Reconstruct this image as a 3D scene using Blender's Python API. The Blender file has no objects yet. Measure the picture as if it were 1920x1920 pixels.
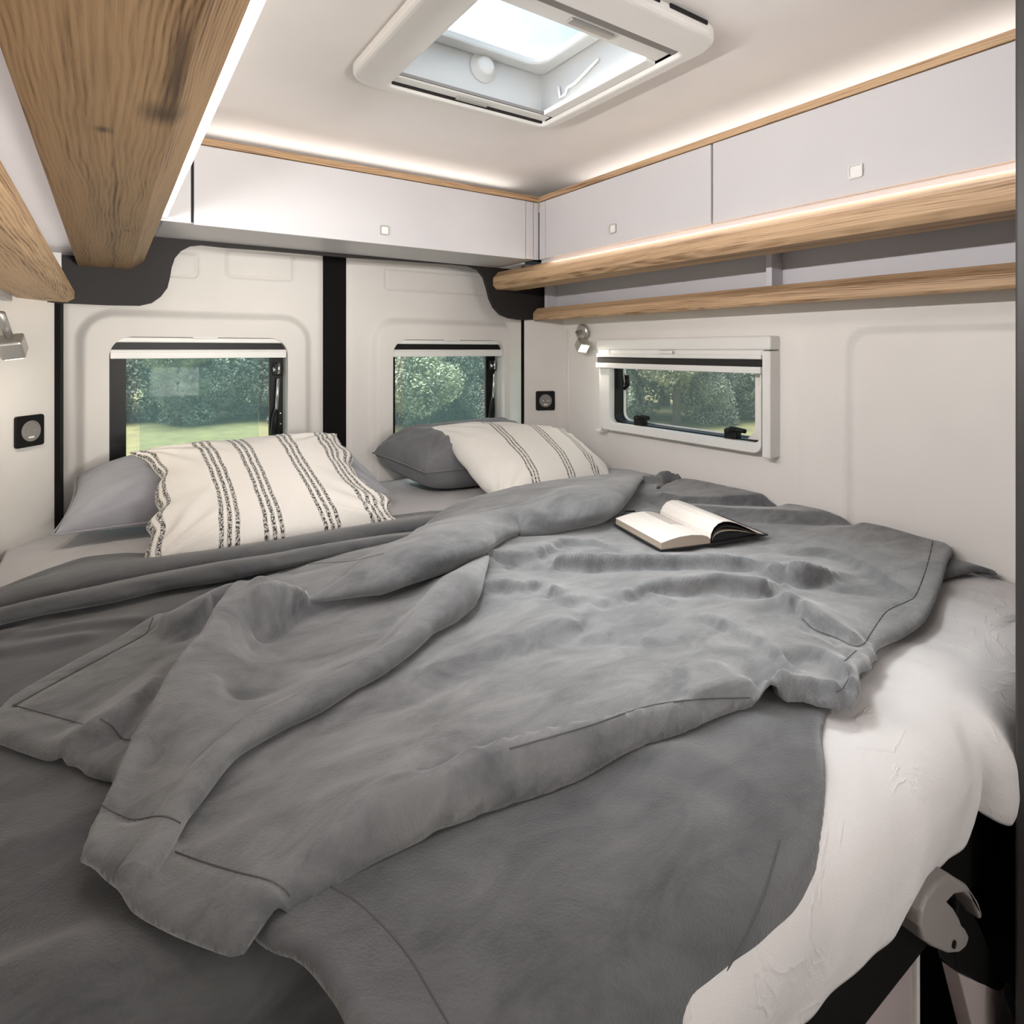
import bpy, bmesh, math, random
import numpy as np
from mathutils import Vector, Matrix
from mathutils.bvhtree import BVHTree

S = bpy.context.scene
COL = S.collection
random.seed(7)
rng = np.random.RandomState(11)
# ------------------------------------------------------------------ camera
EYE = 1.42                       # eye height above the van floor
FPX = 1120.0                     # focal length for a 1920 px wide frame
YAW = math.radians(34.1)
HORIZON = 656.0
cam_d = bpy.data.cameras.new('camera')
cam = bpy.data.objects.new('camera', cam_d)
COL.objects.link(cam)
cam_d.sensor_width = 36.0
cam_d.lens = FPX / 1920 * 36.0
cam_d.shift_y = -(960 - HORIZON) / 1920
cam_d.clip_start = 0.02
cam_d.clip_end = 200
cam.location = (0, 0, EYE)
cam.rotation_euler = (math.pi / 2, 0, -YAW)
S.camera = cam
# ------------------------------------------------------------------ colour management, sky, sun
S.view_settings.view_transform = 'Standard'
S.view_settings.look = 'None'
S.view_settings.exposure = 0.60
S.view_settings.gamma = 1.0
S.view_settings.use_curve_mapping = False
W = bpy.data.worlds.new('sky')
S.world = W
W.use_nodes = True
wn = W.node_tree.nodes
wl = W.node_tree.links
wn.clear()
w_out = wn.new('ShaderNodeOutputWorld')
w_bg = wn.new('ShaderNodeBackground')
w_tc = wn.new('ShaderNodeTexCoord')
w_no = wn.new('ShaderNodeTexNoise')
w_no.inputs['Scale'].default_value = 2.2
w_no.inputs['Detail'].default_value = 5
w_cr = wn.new('ShaderNodeValToRGB')
w_cr.color_ramp.elements[0].position = 0.40
w_cr.color_ramp.elements[0].color = (0.42, 0.62, 0.86, 1)
w_cr.color_ramp.elements[1].position = 0.60
w_cr.color_ramp.elements[1].color = (0.92, 0.95, 1.0, 1)
w_bg.inputs['Strength'].default_value = 1.15
wl.new(w_tc.outputs['Generated'], w_no.inputs['Vector'])
wl.new(w_no.outputs['Fac'], w_cr.inputs['Fac'])
wl.new(w_cr.outputs['Color'], w_bg.inputs['Color'])
wl.new(w_bg.outputs['Background'], w_out.inputs['Surface'])

def lamp(name, kind, loc, energy, color=(1, 1, 1), target=None, **kw):
    d = bpy.data.lights.new(name, kind)
    d.energy = energy
    d.color = color
    for k, v in kw.items():
        setattr(d, k, v)
    o = bpy.data.objects.new(name, d)
    COL.objects.link(o)
    o.location = loc
    if target is not None:
        o.rotation_euler = (Vector(target) - Vector(loc)).to_track_quat('-Z', 'Y').to_euler()
    return o

lamp('sun', 'SUN', (-3.0, 5.0, 20), 13.0, (1.0, 0.95, 0.89), target=(0, 0, 0), angle=math.radians(42))
WARM = (1.0, 0.94, 0.87)
# LED strips lying on the overhead cabinets, shining at the ceiling
lamp('led_strip_right', 'AREA', (1.36, 0.85, 1.925), 0.75, WARM, target=(1.10, 0.85, 2.05), shape='RECTANGLE', size=1.4, size_y=0.08)
lamp('led_strip_rear', 'AREA', (0.68, 1.76, 1.925), 0.6, WARM, target=(0.68, 1.50, 2.05), shape='RECTANGLE', size=1.0, size_y=0.08)
lamp('led_strip_left', 'AREA', (-0.06, 0.75, 1.925), 2.2, WARM, target=(0.20, 0.75, 2.05), shape='RECTANGLE', size=1.5, size_y=0.08)
lamp('left_rail_fill', 'AREA', (0.38, -0.60, 1.20), 1.9, (1.0, 0.95, 0.88), target=(-0.02, 1.10, 1.63), shape='RECTANGLE', size=0.3, size_y=0.2, spread=math.radians(46))  # added fill from out of view, brightens the left rail underside
# LED strip in the gap between the left oak rail and its flaps, shining across the bed
lamp('led_strip_gap', 'AREA', (0.0935, 0.66, 1.713), 6.6, (1.0, 0.97, 0.96), target=(1.0, 0.66, 1.65), shape='RECTANGLE', size=0.95, size_y=0.012)
lamp('led_strip_rail', 'AREA', (1.1925, 0.88, 1.7165), 0.5, WARM, target=(1.17, 0.88, 1.695), shape='RECTANGLE', size=1.32, size_y=0.005)
lamp('led_strip_gap_end', 'AREA', (0.0935, 1.36, 1.713), 0.35, (1.0, 0.97, 0.96), target=(1.0, 1.36, 1.65), shape='RECTANGLE', size=0.42, size_y=0.012)
# added unseen fill lights: left shelf boards, and hanging side of the sheet
lamp('shelf_fill', 'AREA', (-0.070, 0.85, 1.602), 0.38, (1.0, 0.98, 0.97), target=(-0.15, 0.85, 1.63), shape='RECTANGLE', size=1.7, size_y=0.01)
lamp('sheet_fill', 'AREA', (0.90, -0.85, 0.72), 0.55, (1.0, 0.96, 0.92), target=(0.66, 0.30, 0.86), shape='RECTANGLE', size=0.5, size_y=0.3, spread=math.radians(64))
# added fill lights, unseen: ceiling bounce, and a frontal beam at the rear wall
lamp('bounce_fill', 'AREA', (0.60, -1.1, 1.50), 17.0, (1.0, 0.98, 0.96), target=(0.60, -1.0, 3), shape='RECTANGLE', size=0.8, size_y=0.6)
lamp('front_fill', 'AREA', (0.40, -1.9, 1.50), 0.9, (1.0, 0.97, 0.93), target=(0.62, 2.0, 1.50), shape='RECTANGLE', size=1.2, size_y=0.2, spread=math.radians(34))

# ------------------------------------------------------------------ helpers
sy_, cy_ = math.sin(YAW), math.cos(YAW)
def ray(u, v):
    a = (u - 960) / FPX
    return (sy_ + cy_ * a, cy_ - sy_ * a, (HORIZON - v) / FPX)
def onX(u, v, X):
    d = ray(u, v); k = X / d[0]
    return Vector((X, d[1] * k, EYE + d[2] * k))
def onY(u, v, Y):
    d = ray(u, v); k = Y / d[1]
    return Vector((d[0] * k, Y, EYE + d[2] * k))
def onZ(u, v, Z):
    d = ray(u, v); k = (Z - EYE) / d[2]
    return Vector((d[0] * k, d[1] * k, Z))
def onZ_arr(uv, Z):
    uv = np.asarray(uv, float)
    a = (uv[:, 0] - 960) / FPX
    b = (HORIZON - uv[:, 1]) / FPX
    k = (Z - EYE) / b
    return (sy_ + cy_ * a) * k, (cy_ - sy_ * a) * k

def put(name, me, mat=None, parent=None):
    o = bpy.data.objects.new(name, me)
    COL.objects.link(o)
    if mat is not None:
        me.materials.append(mat)
    if parent is not None:
        o.parent = parent
    return o
def obj(name, bm, mat=None, parent=None, smooth=False, bevel=0.0, seg=2):
    me = bpy.data.meshes.new(name)
    bm.normal_update()
    bm.to_mesh(me)
    bm.free()
    if smooth:
        for p in me.polygons:
            p.use_smooth = True
    o = put(name, me, mat, parent)
    if bevel > 0:
        m = o.modifiers.new('bevel', 'BEVEL')
        m.width = bevel
        m.segments = seg
        m.limit_method = 'ANGLE'
        m.angle_limit = math.radians(40)
    return o
def empty(name, loc=(0, 0, 0)):
    o = bpy.data.objects.new(name, None)
    COL.objects.link(o)
    o.location = loc
    o.empty_display_size = 0.05
    return o
def thing(name, label, cat, group=None):
    o = empty(name)
    return tag(o, label, cat, group)
def tag(o, label, cat, group=None):
    o['label'] = label
    o['category'] = cat
    if group:
        o['group'] = group
    return o
def struct(o):
    o['kind'] = 'structure'
    return o
def box(bm, x0, x1, y0, y1, z0, z1):
    vs = [bm.verts.new(c) for c in ((x0, y0, z0), (x1, y0, z0), (x1, y1, z0), (x0, y1, z0),
                                    (x0, y0, z1), (x1, y0, z1), (x1, y1, z1), (x0, y1, z1))]
    for f in ((0, 3, 2, 1), (4, 5, 6, 7), (0, 1, 5, 4), (1, 2, 6, 5), (2, 3, 7, 6), (3, 0, 4, 7)):
        bm.faces.new([vs[i] for i in f])
    return vs
def bx(name, x0, x1, y0, y1, z0, z1, mat, parent=None, bevel=0.0, seg=2):
    bm = bmesh.new()
    box(bm, x0, x1, y0, y1, z0, z1)
    return obj(name, bm, mat, parent, bevel=bevel, seg=seg)
def obox(bm, c, ax, ay, az, hx, hy, hz):
    """box with centre c, axes and half sizes"""
    c = Vector(c)
    vs = []
    for sz in (-1, 1):
        for sx, sy in ((-1, -1), (1, -1), (1, 1), (-1, 1)):
            vs.append(bm.verts.new(c + ax * hx * sx + ay * hy * sy + az * hz * sz))
    for f in ((0, 3, 2, 1), (4, 5, 6, 7), (0, 1, 5, 4), (1, 2, 6, 5), (2, 3, 7, 6), (3, 0, 4, 7)):
        bm.faces.new([vs[i] for i in f])
def prism(bm, pts, off):
    """pts: 3D polygon, extruded by vector off"""
    off = Vector(off)
    a = [bm.verts.new(p) for p in pts]
    b = [bm.verts.new(Vector(p) + off) for p in pts]
    n = len(a)
    bm.faces.new(a[::-1])
    bm.faces.new(b)
    for i in range(n):
        j = (i + 1) % n
        bm.faces.new((a[i], a[j], b[j], b[i]))
    bmesh.ops.recalc_face_normals(bm, faces=bm.faces)
def tube(bm, pts, r, n=10, caps=True):
    pts = [Vector(p) for p in pts]
    rs = r if isinstance(r, (list, tuple)) else [r] * len(pts)
    rings = []
    up = Vector((0, 0, 1))
    prev = None
    for i, p in enumerate(pts):
        t = (pts[min(i + 1, len(pts) - 1)] - pts[max(i - 1, 0)]).normalized()
        if prev is None:
            a = t.cross(up)
            if a.length < 1e-3:
                a = t.cross(Vector((1, 0, 0)))
        else:
            a = prev - t * prev.dot(t)
        a.normalize()
        prev = a
        b = t.cross(a)
        rings.append([bm.verts.new(p + (a * math.cos(2 * math.pi * k / n) + b * math.sin(2 * math.pi * k / n)) * rs[i]) for k in range(n)])
    for i in range(len(rings) - 1):
        for k in range(n):
            bm.faces.new((rings[i][k], rings[i][(k + 1) % n], rings[i + 1][(k + 1) % n], rings[i + 1][k]))
    if caps:
        bm.faces.new(rings[0][::-1])
        bm.faces.new(rings[-1])
def rrect(cx, cy, hx, hy, r, n=6):
    out = []
    for qx, qy, a0 in ((1, 1, 0), (-1, 1, 90), (-1, -1, 180), (1, -1, 270)):
        for k in range(n + 1):
            a = math.radians(a0 + 90 * k / n)
            out.append((cx + qx * (hx - r) + r * math.cos(a), cy + qy * (hy - r) + r * math.sin(a)))
    return out
def ringplate(bm, outer, inner, mp, d0, d1):
    """plate with a hole: outer and inner 2D loops of equal length; mp(x, y, d) -> 3D"""
    n = len(outer)
    L = [[bm.verts.new(mp(x, y, d)) for (x, y) in lp] for lp, d in ((outer, d0), (inner, d0), (outer, d1), (inner, d1))]
    for i in range(n):
        j = (i + 1) % n
        bm.faces.new((L[0][i], L[0][j], L[1][j], L[1][i]))
        bm.faces.new((L[2][i], L[3][i], L[3][j], L[2][j]))
        bm.faces.new((L[0][i], L[2][i], L[2][j], L[0][j]))
        bm.faces.new((L[1][i], L[1][j], L[3][j], L[3][i]))
    bmesh.ops.recalc_face_normals(bm, faces=bm.faces)
def plate(bm, outer, mp, d0, d1):
    prism(bm, [mp(x, y, d0) for x, y in outer], Vector(mp(0, 0, d1)) - Vector(mp(0, 0, d0)))
def lathe(bm, prof, c, axis, n=24):
    """prof: (radius, height) pairs along axis from c"""
    axis = Vector(axis).normalized()
    a = axis.orthogonal().normalized()
    b = axis.cross(a)
    rings = []
    for r, h in prof:
        rings.append([bm.verts.new(Vector(c) + axis * h + (a * math.cos(2 * math.pi * k / n) + b * math.sin(2 * math.pi * k / n)) * max(r, 1e-5)) for k in range(n)])
    for i in range(len(rings) - 1):
        for k in range(n):
            bm.faces.new((rings[i][k], rings[i][(k + 1) % n], rings[i + 1][(k + 1) % n], rings[i + 1][k]))
    bm.faces.new(rings[0][::-1])
    bm.faces.new(rings[-1])
    bmesh.ops.recalc_face_normals(bm, faces=bm.faces)

# ------------------------------------------------------------------ value noise in numpy
def vnoise(x, y, seed=0):
    r = np.random.RandomState(seed)
    T = r.rand(64, 64)
    xi = np.floor(x).astype(int); yi = np.floor(y).astype(int)
    fx = x - xi; fy = y - yi
    fx = fx * fx * (3 - 2 * fx); fy = fy * fy * (3 - 2 * fy)
    g = lambda i, j: T[i % 64, j % 64]
    return ((g(xi, yi) * (1 - fx) + g(xi + 1, yi) * fx) * (1 - fy) + (g(xi, yi + 1) * (1 - fx) + g(xi + 1, yi + 1) * fx) * fy) - 0.5
def fbm(x, y, seed=0, octv=4):
    s = 0; a = 1.0; f = 1.0
    for k in range(octv):
        s = s + a * vnoise(x * f + 7.3 * k, y * f - 3.1 * k, seed + k)
        a *= 0.5; f *= 2.03
    return s

# ------------------------------------------------------------------ materials
def newmat(name):
    m = bpy.data.materials.new(name)
    m.use_nodes = True
    nt = m.node_tree
    return m, nt, nt.nodes['Principled BSDF']
def N(nt, kind, **kw):
    n = nt.nodes.new(kind)
    for k, v in kw.items():
        if k in n.inputs:
            n.inputs[k].default_value = v
        else:
            setattr(n, k, v)
    return n
def coords(nt, scale=(1, 1, 1), src='Object'):
    tc = N(nt, 'ShaderNodeTexCoord')
    mp = N(nt, 'ShaderNodeMapping')
    mp.inputs['Scale'].default_value = scale
    nt.links.new(tc.outputs[src], mp.inputs['Vector'])
    return mp.outputs['Vector']
def ramp(nt, fac, stops):
    cr = N(nt, 'ShaderNodeValToRGB')
    els = cr.color_ramp.elements
    while len(els) < len(stops):
        els.new(0.5)
    for e, (p, c) in zip(els, stops):
        e.position = p
        e.color = (*c, 1) if len(c) == 3 else c
    nt.links.new(fac, cr.inputs['Fac'])
    return cr.outputs['Color']
def bump(nt, b, height, strength=0.2, dist=0.002):
    bp = N(nt, 'ShaderNodeBump')
    bp.inputs['Strength'].default_value = strength
    bp.inputs['Distance'].default_value = dist
    nt.links.new(height, bp.inputs['Height'])
    nt.links.new(bp.outputs['Normal'], b.inputs['Normal'])
def plain(name, col, rough=0.5, metal=0.0, grain=0.0, gscale=300, var=0.04, spec=0.5):
    m, nt, b = newmat(name)
    b.inputs['Roughness'].default_value = rough
    b.inputs['Metallic'].default_value = metal
    b.inputs['Specular IOR Level'].default_value = spec
    v = coords(nt)
    n = N(nt, 'ShaderNodeTexNoise', Scale=3.0, Detail=3)
    nt.links.new(v, n.inputs['Vector'])
    lo = [max(0, c * (1 - var)) for c in col]; hi = [min(1, c * (1 + var)) for c in col]
    nt.links.new(ramp(nt, n.outputs['Fac'], [(0.3, lo), (0.7, hi)]), b.inputs['Base Color'])
    if grain > 0:
        n2 = N(nt, 'ShaderNodeTexNoise', Scale=gscale, Detail=2)
        nt.links.new(v, n2.inputs['Vector'])
        bump(nt, b, n2.outputs['Fac'], grain, 0.001)
    return m
def wood(name, axis, dark=(0.17, 0.085, 0.036), light=(0.47, 0.30, 0.165), knots=()):
    m, nt, b = newmat(name)
    b.inputs['Roughness'].default_value = 0.6
    def stretched(across, along):
        sc = [across] * 3
        sc[axis] = along
        return coords(nt, sc)
    n0 = N(nt, 'ShaderNodeTexNoise', Scale=1.0, Detail=7, Roughness=0.68, Distortion=0.3)
    nt.links.new(stretched(30.0, 1.3), n0.inputs['Vector'])
    n1 = N(nt, 'ShaderNodeTexNoise', Scale=1.0, Detail=4, Roughness=0.7)
    nt.links.new(stretched(330.0, 7.0), n1.inputs['Vector'])
    # growth lines: bands across the board bent by the broad figure
    sep = N(nt, 'ShaderNodeSeparateXYZ')
    nt.links.new(coords(nt), sep.inputs[0])
    ac = N(nt, 'ShaderNodeMath', operation='ADD')
    nt.links.new(sep.outputs['Y' if axis == 0 else 'X'], ac.inputs[0])
    nt.links.new(sep.outputs['Z'], ac.inputs[1])
    nb = N(nt, 'ShaderNodeTexNoise', Scale=1.0, Detail=3, Roughness=0.5)
    nt.links.new(stretched(7.0, 1.6), nb.inputs['Vector'])
    ph = N(nt, 'ShaderNodeMath', operation='MULTIPLY_ADD')
    nt.links.new(nb.outputs['Fac'], ph.inputs[0])
    ph.inputs[1].default_value = 0.075
    nt.links.new(ac.outputs[0], ph.inputs[2])
    fr = N(nt, 'ShaderNodeMath', operation='MULTIPLY')
    nt.links.new(ph.outputs[0], fr.inputs[0])
    fr.inputs[1].default_value = 1150.0
    sn = N(nt, 'ShaderNodeMath', operation='SINE')
    nt.links.new(fr.outputs[0], sn.inputs[0])
    gl = N(nt, 'ShaderNodeMath', operation='MULTIPLY_ADD')
    nt.links.new(sn.outputs[0], gl.inputs[0])
    gl.inputs[1].default_value = 0.070
    nt.links.new(n0.outputs['Fac'], gl.inputs[2])
    mx = N(nt, 'ShaderNodeMath', operation='MULTIPLY_ADD')
    nt.links.new(n1.outputs['Fac'], mx.inputs[0])
    mx.inputs[1].default_value = 0.66
    nt.links.new(gl.outputs[0], mx.inputs[2])
    mid = [(a * 0.42 + c * 0.58) for a, c in zip(dark, light)]
    colr = ramp(nt, mx.outputs['Value'], [(0.62, dark), (0.72, mid), (0.86, light), (1.0, [min(1, c * 1.12) for c in light])])
    for (kp, kr, stretch) in knots:
        tc = N(nt, 'ShaderNodeTexCoord')
        sub = N(nt, 'ShaderNodeVectorMath', operation='SUBTRACT')
        sub.inputs[1].default_value = kp
        nt.links.new(tc.outputs['Object'], sub.inputs[0])
        mul = N(nt, 'ShaderNodeVectorMath', operation='MULTIPLY')
        mul.inputs[1].default_value = stretch
        nt.links.new(sub.outputs[0], mul.inputs[0])
        ln = N(nt, 'ShaderNodeVectorMath', operation='LENGTH')
        nt.links.new(mul.outputs[0], ln.inputs[0])
        md = N(nt, 'ShaderNodeMath', operation='MULTIPLY_ADD')
        nt.links.new(n1.outputs['Fac'], md.inputs[0])
        md.inputs[1].default_value = kr * 1.4
        nt.links.new(ln.outputs['Value'], md.inputs[2])
        fac = ramp(nt, md.outputs['Value'], [(0.0, (1, 1, 1)), (min(0.9, kr * 1.2), (0.75, 0.75, 0.75)), (min(0.99, kr * 3.0), (0, 0, 0))])
        mc = N(nt, 'ShaderNodeMix', data_type='RGBA')
        nt.links.new(fac, mc.inputs['Factor'])
        nt.links.new(colr, mc.inputs[6])
        mc.inputs[7].default_value = (0.035, 0.018, 0.01, 1)
        colr = mc.outputs[2]
    nt.links.new(colr, b.inputs['Base Color'])
    bump(nt, b, mx.outputs['Value'], 0.25, 0.002)
    return m
def fabric(name, c0, c1, scale=9, fine=420, bstr=0.25, sheen=0.35, aniso=(1, 1, 1), wrinkle=0.0):
    m, nt, b = newmat(name)
    b.inputs['Roughness'].default_value = 0.95
    b.inputs['Specular IOR Level'].default_value = 0.15
    b.inputs['Sheen Weight'].default_value = sheen
    b.inputs['Sheen Roughness'].default_value = 0.5
    v = coords(nt, aniso)
    n = N(nt, 'ShaderNodeTexNoise', Scale=scale, Detail=7, Roughness=0.68, Distortion=0.6)
    nt.links.new(v, n.inputs['Vector'])
    nt.links.new(ramp(nt, n.outputs['Fac'], [(0.33, c0), (0.68, c1)]), b.inputs['Base Color'])
    n2 = N(nt, 'ShaderNodeTexNoise', Scale=fine, Detail=3)
    nt.links.new(coords(nt), n2.inputs['Vector'])
    h = n2.outputs['Fac']
    if wrinkle > 0:
        # sparse sharp creases: thin ridges of a warped noise, shown only in patches
        n3 = N(nt, 'ShaderNodeTexNoise', Scale=9, Detail=3, Roughness=0.5, Distortion=1.2)
        nt.links.new(coords(nt, (1, 1.5, 1)), n3.inputs['Vector'])
        rd = N(nt, 'ShaderNodeMath', operation='SUBTRACT')
        nt.links.new(n3.outputs['Fac'], rd.inputs[0]); rd.inputs[1].default_value = 0.5
        ab = N(nt, 'ShaderNodeMath', operation='ABSOLUTE'); nt.links.new(rd.outputs[0], ab.inputs[0])
        mr = N(nt, 'ShaderNodeMapRange'); nt.links.new(ab.outputs[0], mr.inputs['Value'])
        mr.inputs['From Max'].default_value = 0.035; mr.inputs['To Min'].default_value = 1.0; mr.inputs['To Max'].default_value = 0.0
        n4 = N(nt, 'ShaderNodeTexNoise', Scale=5, Detail=2); nt.links.new(coords(nt, (1, 1, 1.3)), n4.inputs['Vector'])
        m4 = N(nt, 'ShaderNodeMapRange'); nt.links.new(n4.outputs['Fac'], m4.inputs['Value'])
        m4.inputs['From Min'].default_value = 0.42; m4.inputs['From Max'].default_value = 0.60
        n3 = N(nt, 'ShaderNodeMath', operation='MULTIPLY')
        nt.links.new(mr.outputs['Result'], n3.inputs[0]); nt.links.new(m4.outputs['Result'], n3.inputs[1])
        ad = N(nt, 'ShaderNodeMath', operation='MULTIPLY_ADD')
        nt.links.new(n3.outputs[0], ad.inputs[0])
        ad.inputs[1].default_value = wrinkle
        nt.links.new(h, ad.inputs[2])
        h = ad.outputs['Value']
    bump(nt, b, h, bstr, 0.0015)
    return m
def emit(name, col, strength):
    m, nt, b = newmat(name)
    b.inputs['Base Color'].default_value = (*col, 1)
    b.inputs['Emission Color'].default_value = (*col, 1)
    b.inputs['Emission Strength'].default_value = strength
    return m
def glass(name, tint, haze=0.0, hazecol=(0.5, 0.6, 0.6)):
    m, nt, b = newmat(name)
    nt.nodes.remove(b)
    out = nt.nodes['Material Output']
    tr = N(nt, 'ShaderNodeBsdfTransparent')
    tr.inputs['Color'].default_value = (*tint, 1)
    gl = N(nt, 'ShaderNodeBsdfGlossy')
    gl.inputs['Roughness'].default_value = 0.03
    fr = N(nt, 'ShaderNodeFresnel')
    fr.inputs['IOR'].default_value = 1.05
    mx = N(nt, 'ShaderNodeMixShader')
    nt.links.new(fr.outputs['Fac'], mx.inputs['Fac'])
    nt.links.new(tr.outputs[0], mx.inputs[1])
    nt.links.new(gl.outputs[0], mx.inputs[2])
    res = mx
    if haze > 0:
        df = N(nt, 'ShaderNodeBsdfTranslucent')
        df.inputs['Color'].default_value = (*hazecol, 1)
        m2 = N(nt, 'ShaderNodeMixShader')
        nz = N(nt, 'ShaderNodeTexNoise', Scale=900, Detail=1)
        nt.links.new(coords(nt), nz.inputs['Vector'])
        mm = N(nt, 'ShaderNodeMath', operation='MULTIPLY')
        nt.links.new(nz.outputs['Fac'], mm.inputs[0])
        mm.inputs[1].default_value = haze * 2
        nt.links.new(mm.outputs[0], m2.inputs['Fac'])
        nt.links.new(mx.outputs[0], m2.inputs[1])
        nt.links.new(df.outputs[0], m2.inputs[2])
        res = m2
    nt.links.new(res.outputs[0], out.inputs['Surface'])
    return m

M = {}
M['ceiling'] = plain('ceiling_fleece', (0.86, 0.82, 0.79), 0.85, grain=0.08, gscale=500)
M['wall'] = plain('wall_lining', (0.82, 0.785, 0.745), 0.55, grain=0.06, gscale=700)
M['door'] = plain('door_lining', (0.72, 0.69, 0.65), 0.6, grain=0.15, gscale=500)
M['white'] = plain('white_laminate', (0.575, 0.56, 0.57), 0.45)
M['white_plastic'] = plain('white_plastic', (0.78, 0.77, 0.74), 0.4)
M['grey_back'] = plain('grey_laminate', (0.60, 0.585, 0.61), 0.55)
M['dark'] = plain('anthracite_panel', (0.026, 0.023, 0.022), 0.6, spec=0.2, grain=0.05)
M['black'] = plain('black_plastic', (0.006, 0.0055, 0.0055), 0.45, spec=0.25)
M['rubber'] = plain('black_rubber', (0.007, 0.006, 0.006), 0.8, spec=0.1)
M['post'] = plain('dark_unit_side', (0.035, 0.033, 0.032), 0.5)
M['chrome'] = plain('brushed_metal', (0.72, 0.72, 0.72), 0.25, 1.0)
M['satin'] = plain('satin_nickel', (0.55, 0.54, 0.52), 0.38, 0.85)
M['grey_plastic'] = plain('grey_plastic', (0.23, 0.21, 0.20), 0.5)
M['floor'] = plain('floor_vinyl', (0.02, 0.018, 0.017), 0.6)
M['mauve'] = plain('mauve_board', (0.42, 0.365, 0.36), 0.6)
M['wood_y'] = wood('oak_along', 1, dark=(0.20, 0.105, 0.047), light=(0.52, 0.345, 0.20))
M['wood_x'] = wood('oak_across', 0)
M['sheet'] = fabric('white_cotton', (0.575, 0.557, 0.554), (0.62, 0.602, 0.60), 5, 700, 0.5, 0.1, wrinkle=1.7)
M['throw'] = fabric('grey_fleece', (0.090, 0.094, 0.100), (0.210, 0.213, 0.218), 11, 380, 0.5, 0.45, aniso=(1, 2.0, 1))
M['blanket'] = fabric('grey_fleece_shaded', (0.055, 0.0575, 0.062), (0.112, 0.115, 0.119), 9, 380, 0.5, 0.45, aniso=(1, 2.2, 1))  # same fleece as the throw, darkened: shade put into the colour
M['seam'] = plain('dark_stitching', (0.075, 0.075, 0.077), 0.9)
M['pillow_l'] = fabric('pale_grey_cotton', (0.33, 0.33, 0.36), (0.40, 0.40, 0.425), 5, 600, 0.12, 0.2)
M['pillow_d'] = fabric('dark_grey_cotton', (0.13, 0.13, 0.137), (0.19, 0.19, 0.197), 5, 600, 0.12, 0.25)
M['paper'] = plain('book_paper', (0.66, 0.61, 0.565), 0.8)
M['paper_edge'] = plain('paper_edge', (0.42, 0.35, 0.28), 0.85)
M['cover'] = plain('book_cover', (0.012, 0.011, 0.012), 0.5)
M['print'] = plain('printed_picture', (0.42, 0.37, 0.34), 0.7, var=0.3)
M['led'] = emit('lamp_lens', (1.0, 0.92, 0.8), 3.0)

# ------------------------------------------------------------------ room shell
XL, XR, YD = -0.20, 1.48, 2.0
ZC = 1.998
struct(bx('floor', -0.4, 1.7, -2.6, 2.15, -0.05, 0.0, M['floor']))
SK = (0.488, 0.887, 0.747, 1.177)          # roof opening x0 x1 y0 y1
bm = bmesh.new()
g_ = 0.009
box(bm, -0.4, SK[0] - g_, -2.6, 2.15, ZC, ZC + 0.03)
box(bm, SK[1] + g_, 1.7, -2.6, 2.15, ZC, ZC + 0.03)
box(bm, SK[0] - g_, SK[1] + g_, -2.6, SK[2] - g_, ZC, ZC + 0.03)
box(bm, SK[0] - g_, SK[1] + g_, SK[3] + g_, 2.15, ZC, ZC + 0.03)
struct(obj('ceiling', bm, M['ceiling']))
struct(bx('wall_left', XL - 0.06, XL, -2.6, 1.765, 0, ZC, M['wall']))
struct(bx('wall_front', -0.26, 1.54, -2.66, -2.6, 0, ZC, M['wall']))
struct(bx('wall_right', XR, XR + 0.06, -2.6, -0.1, 0, ZC, M['wall']))
struct(bx('wall_right', XR, XR + 0.06, -0.1, 2.1, 0, 0.31, M['wall']))

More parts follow.
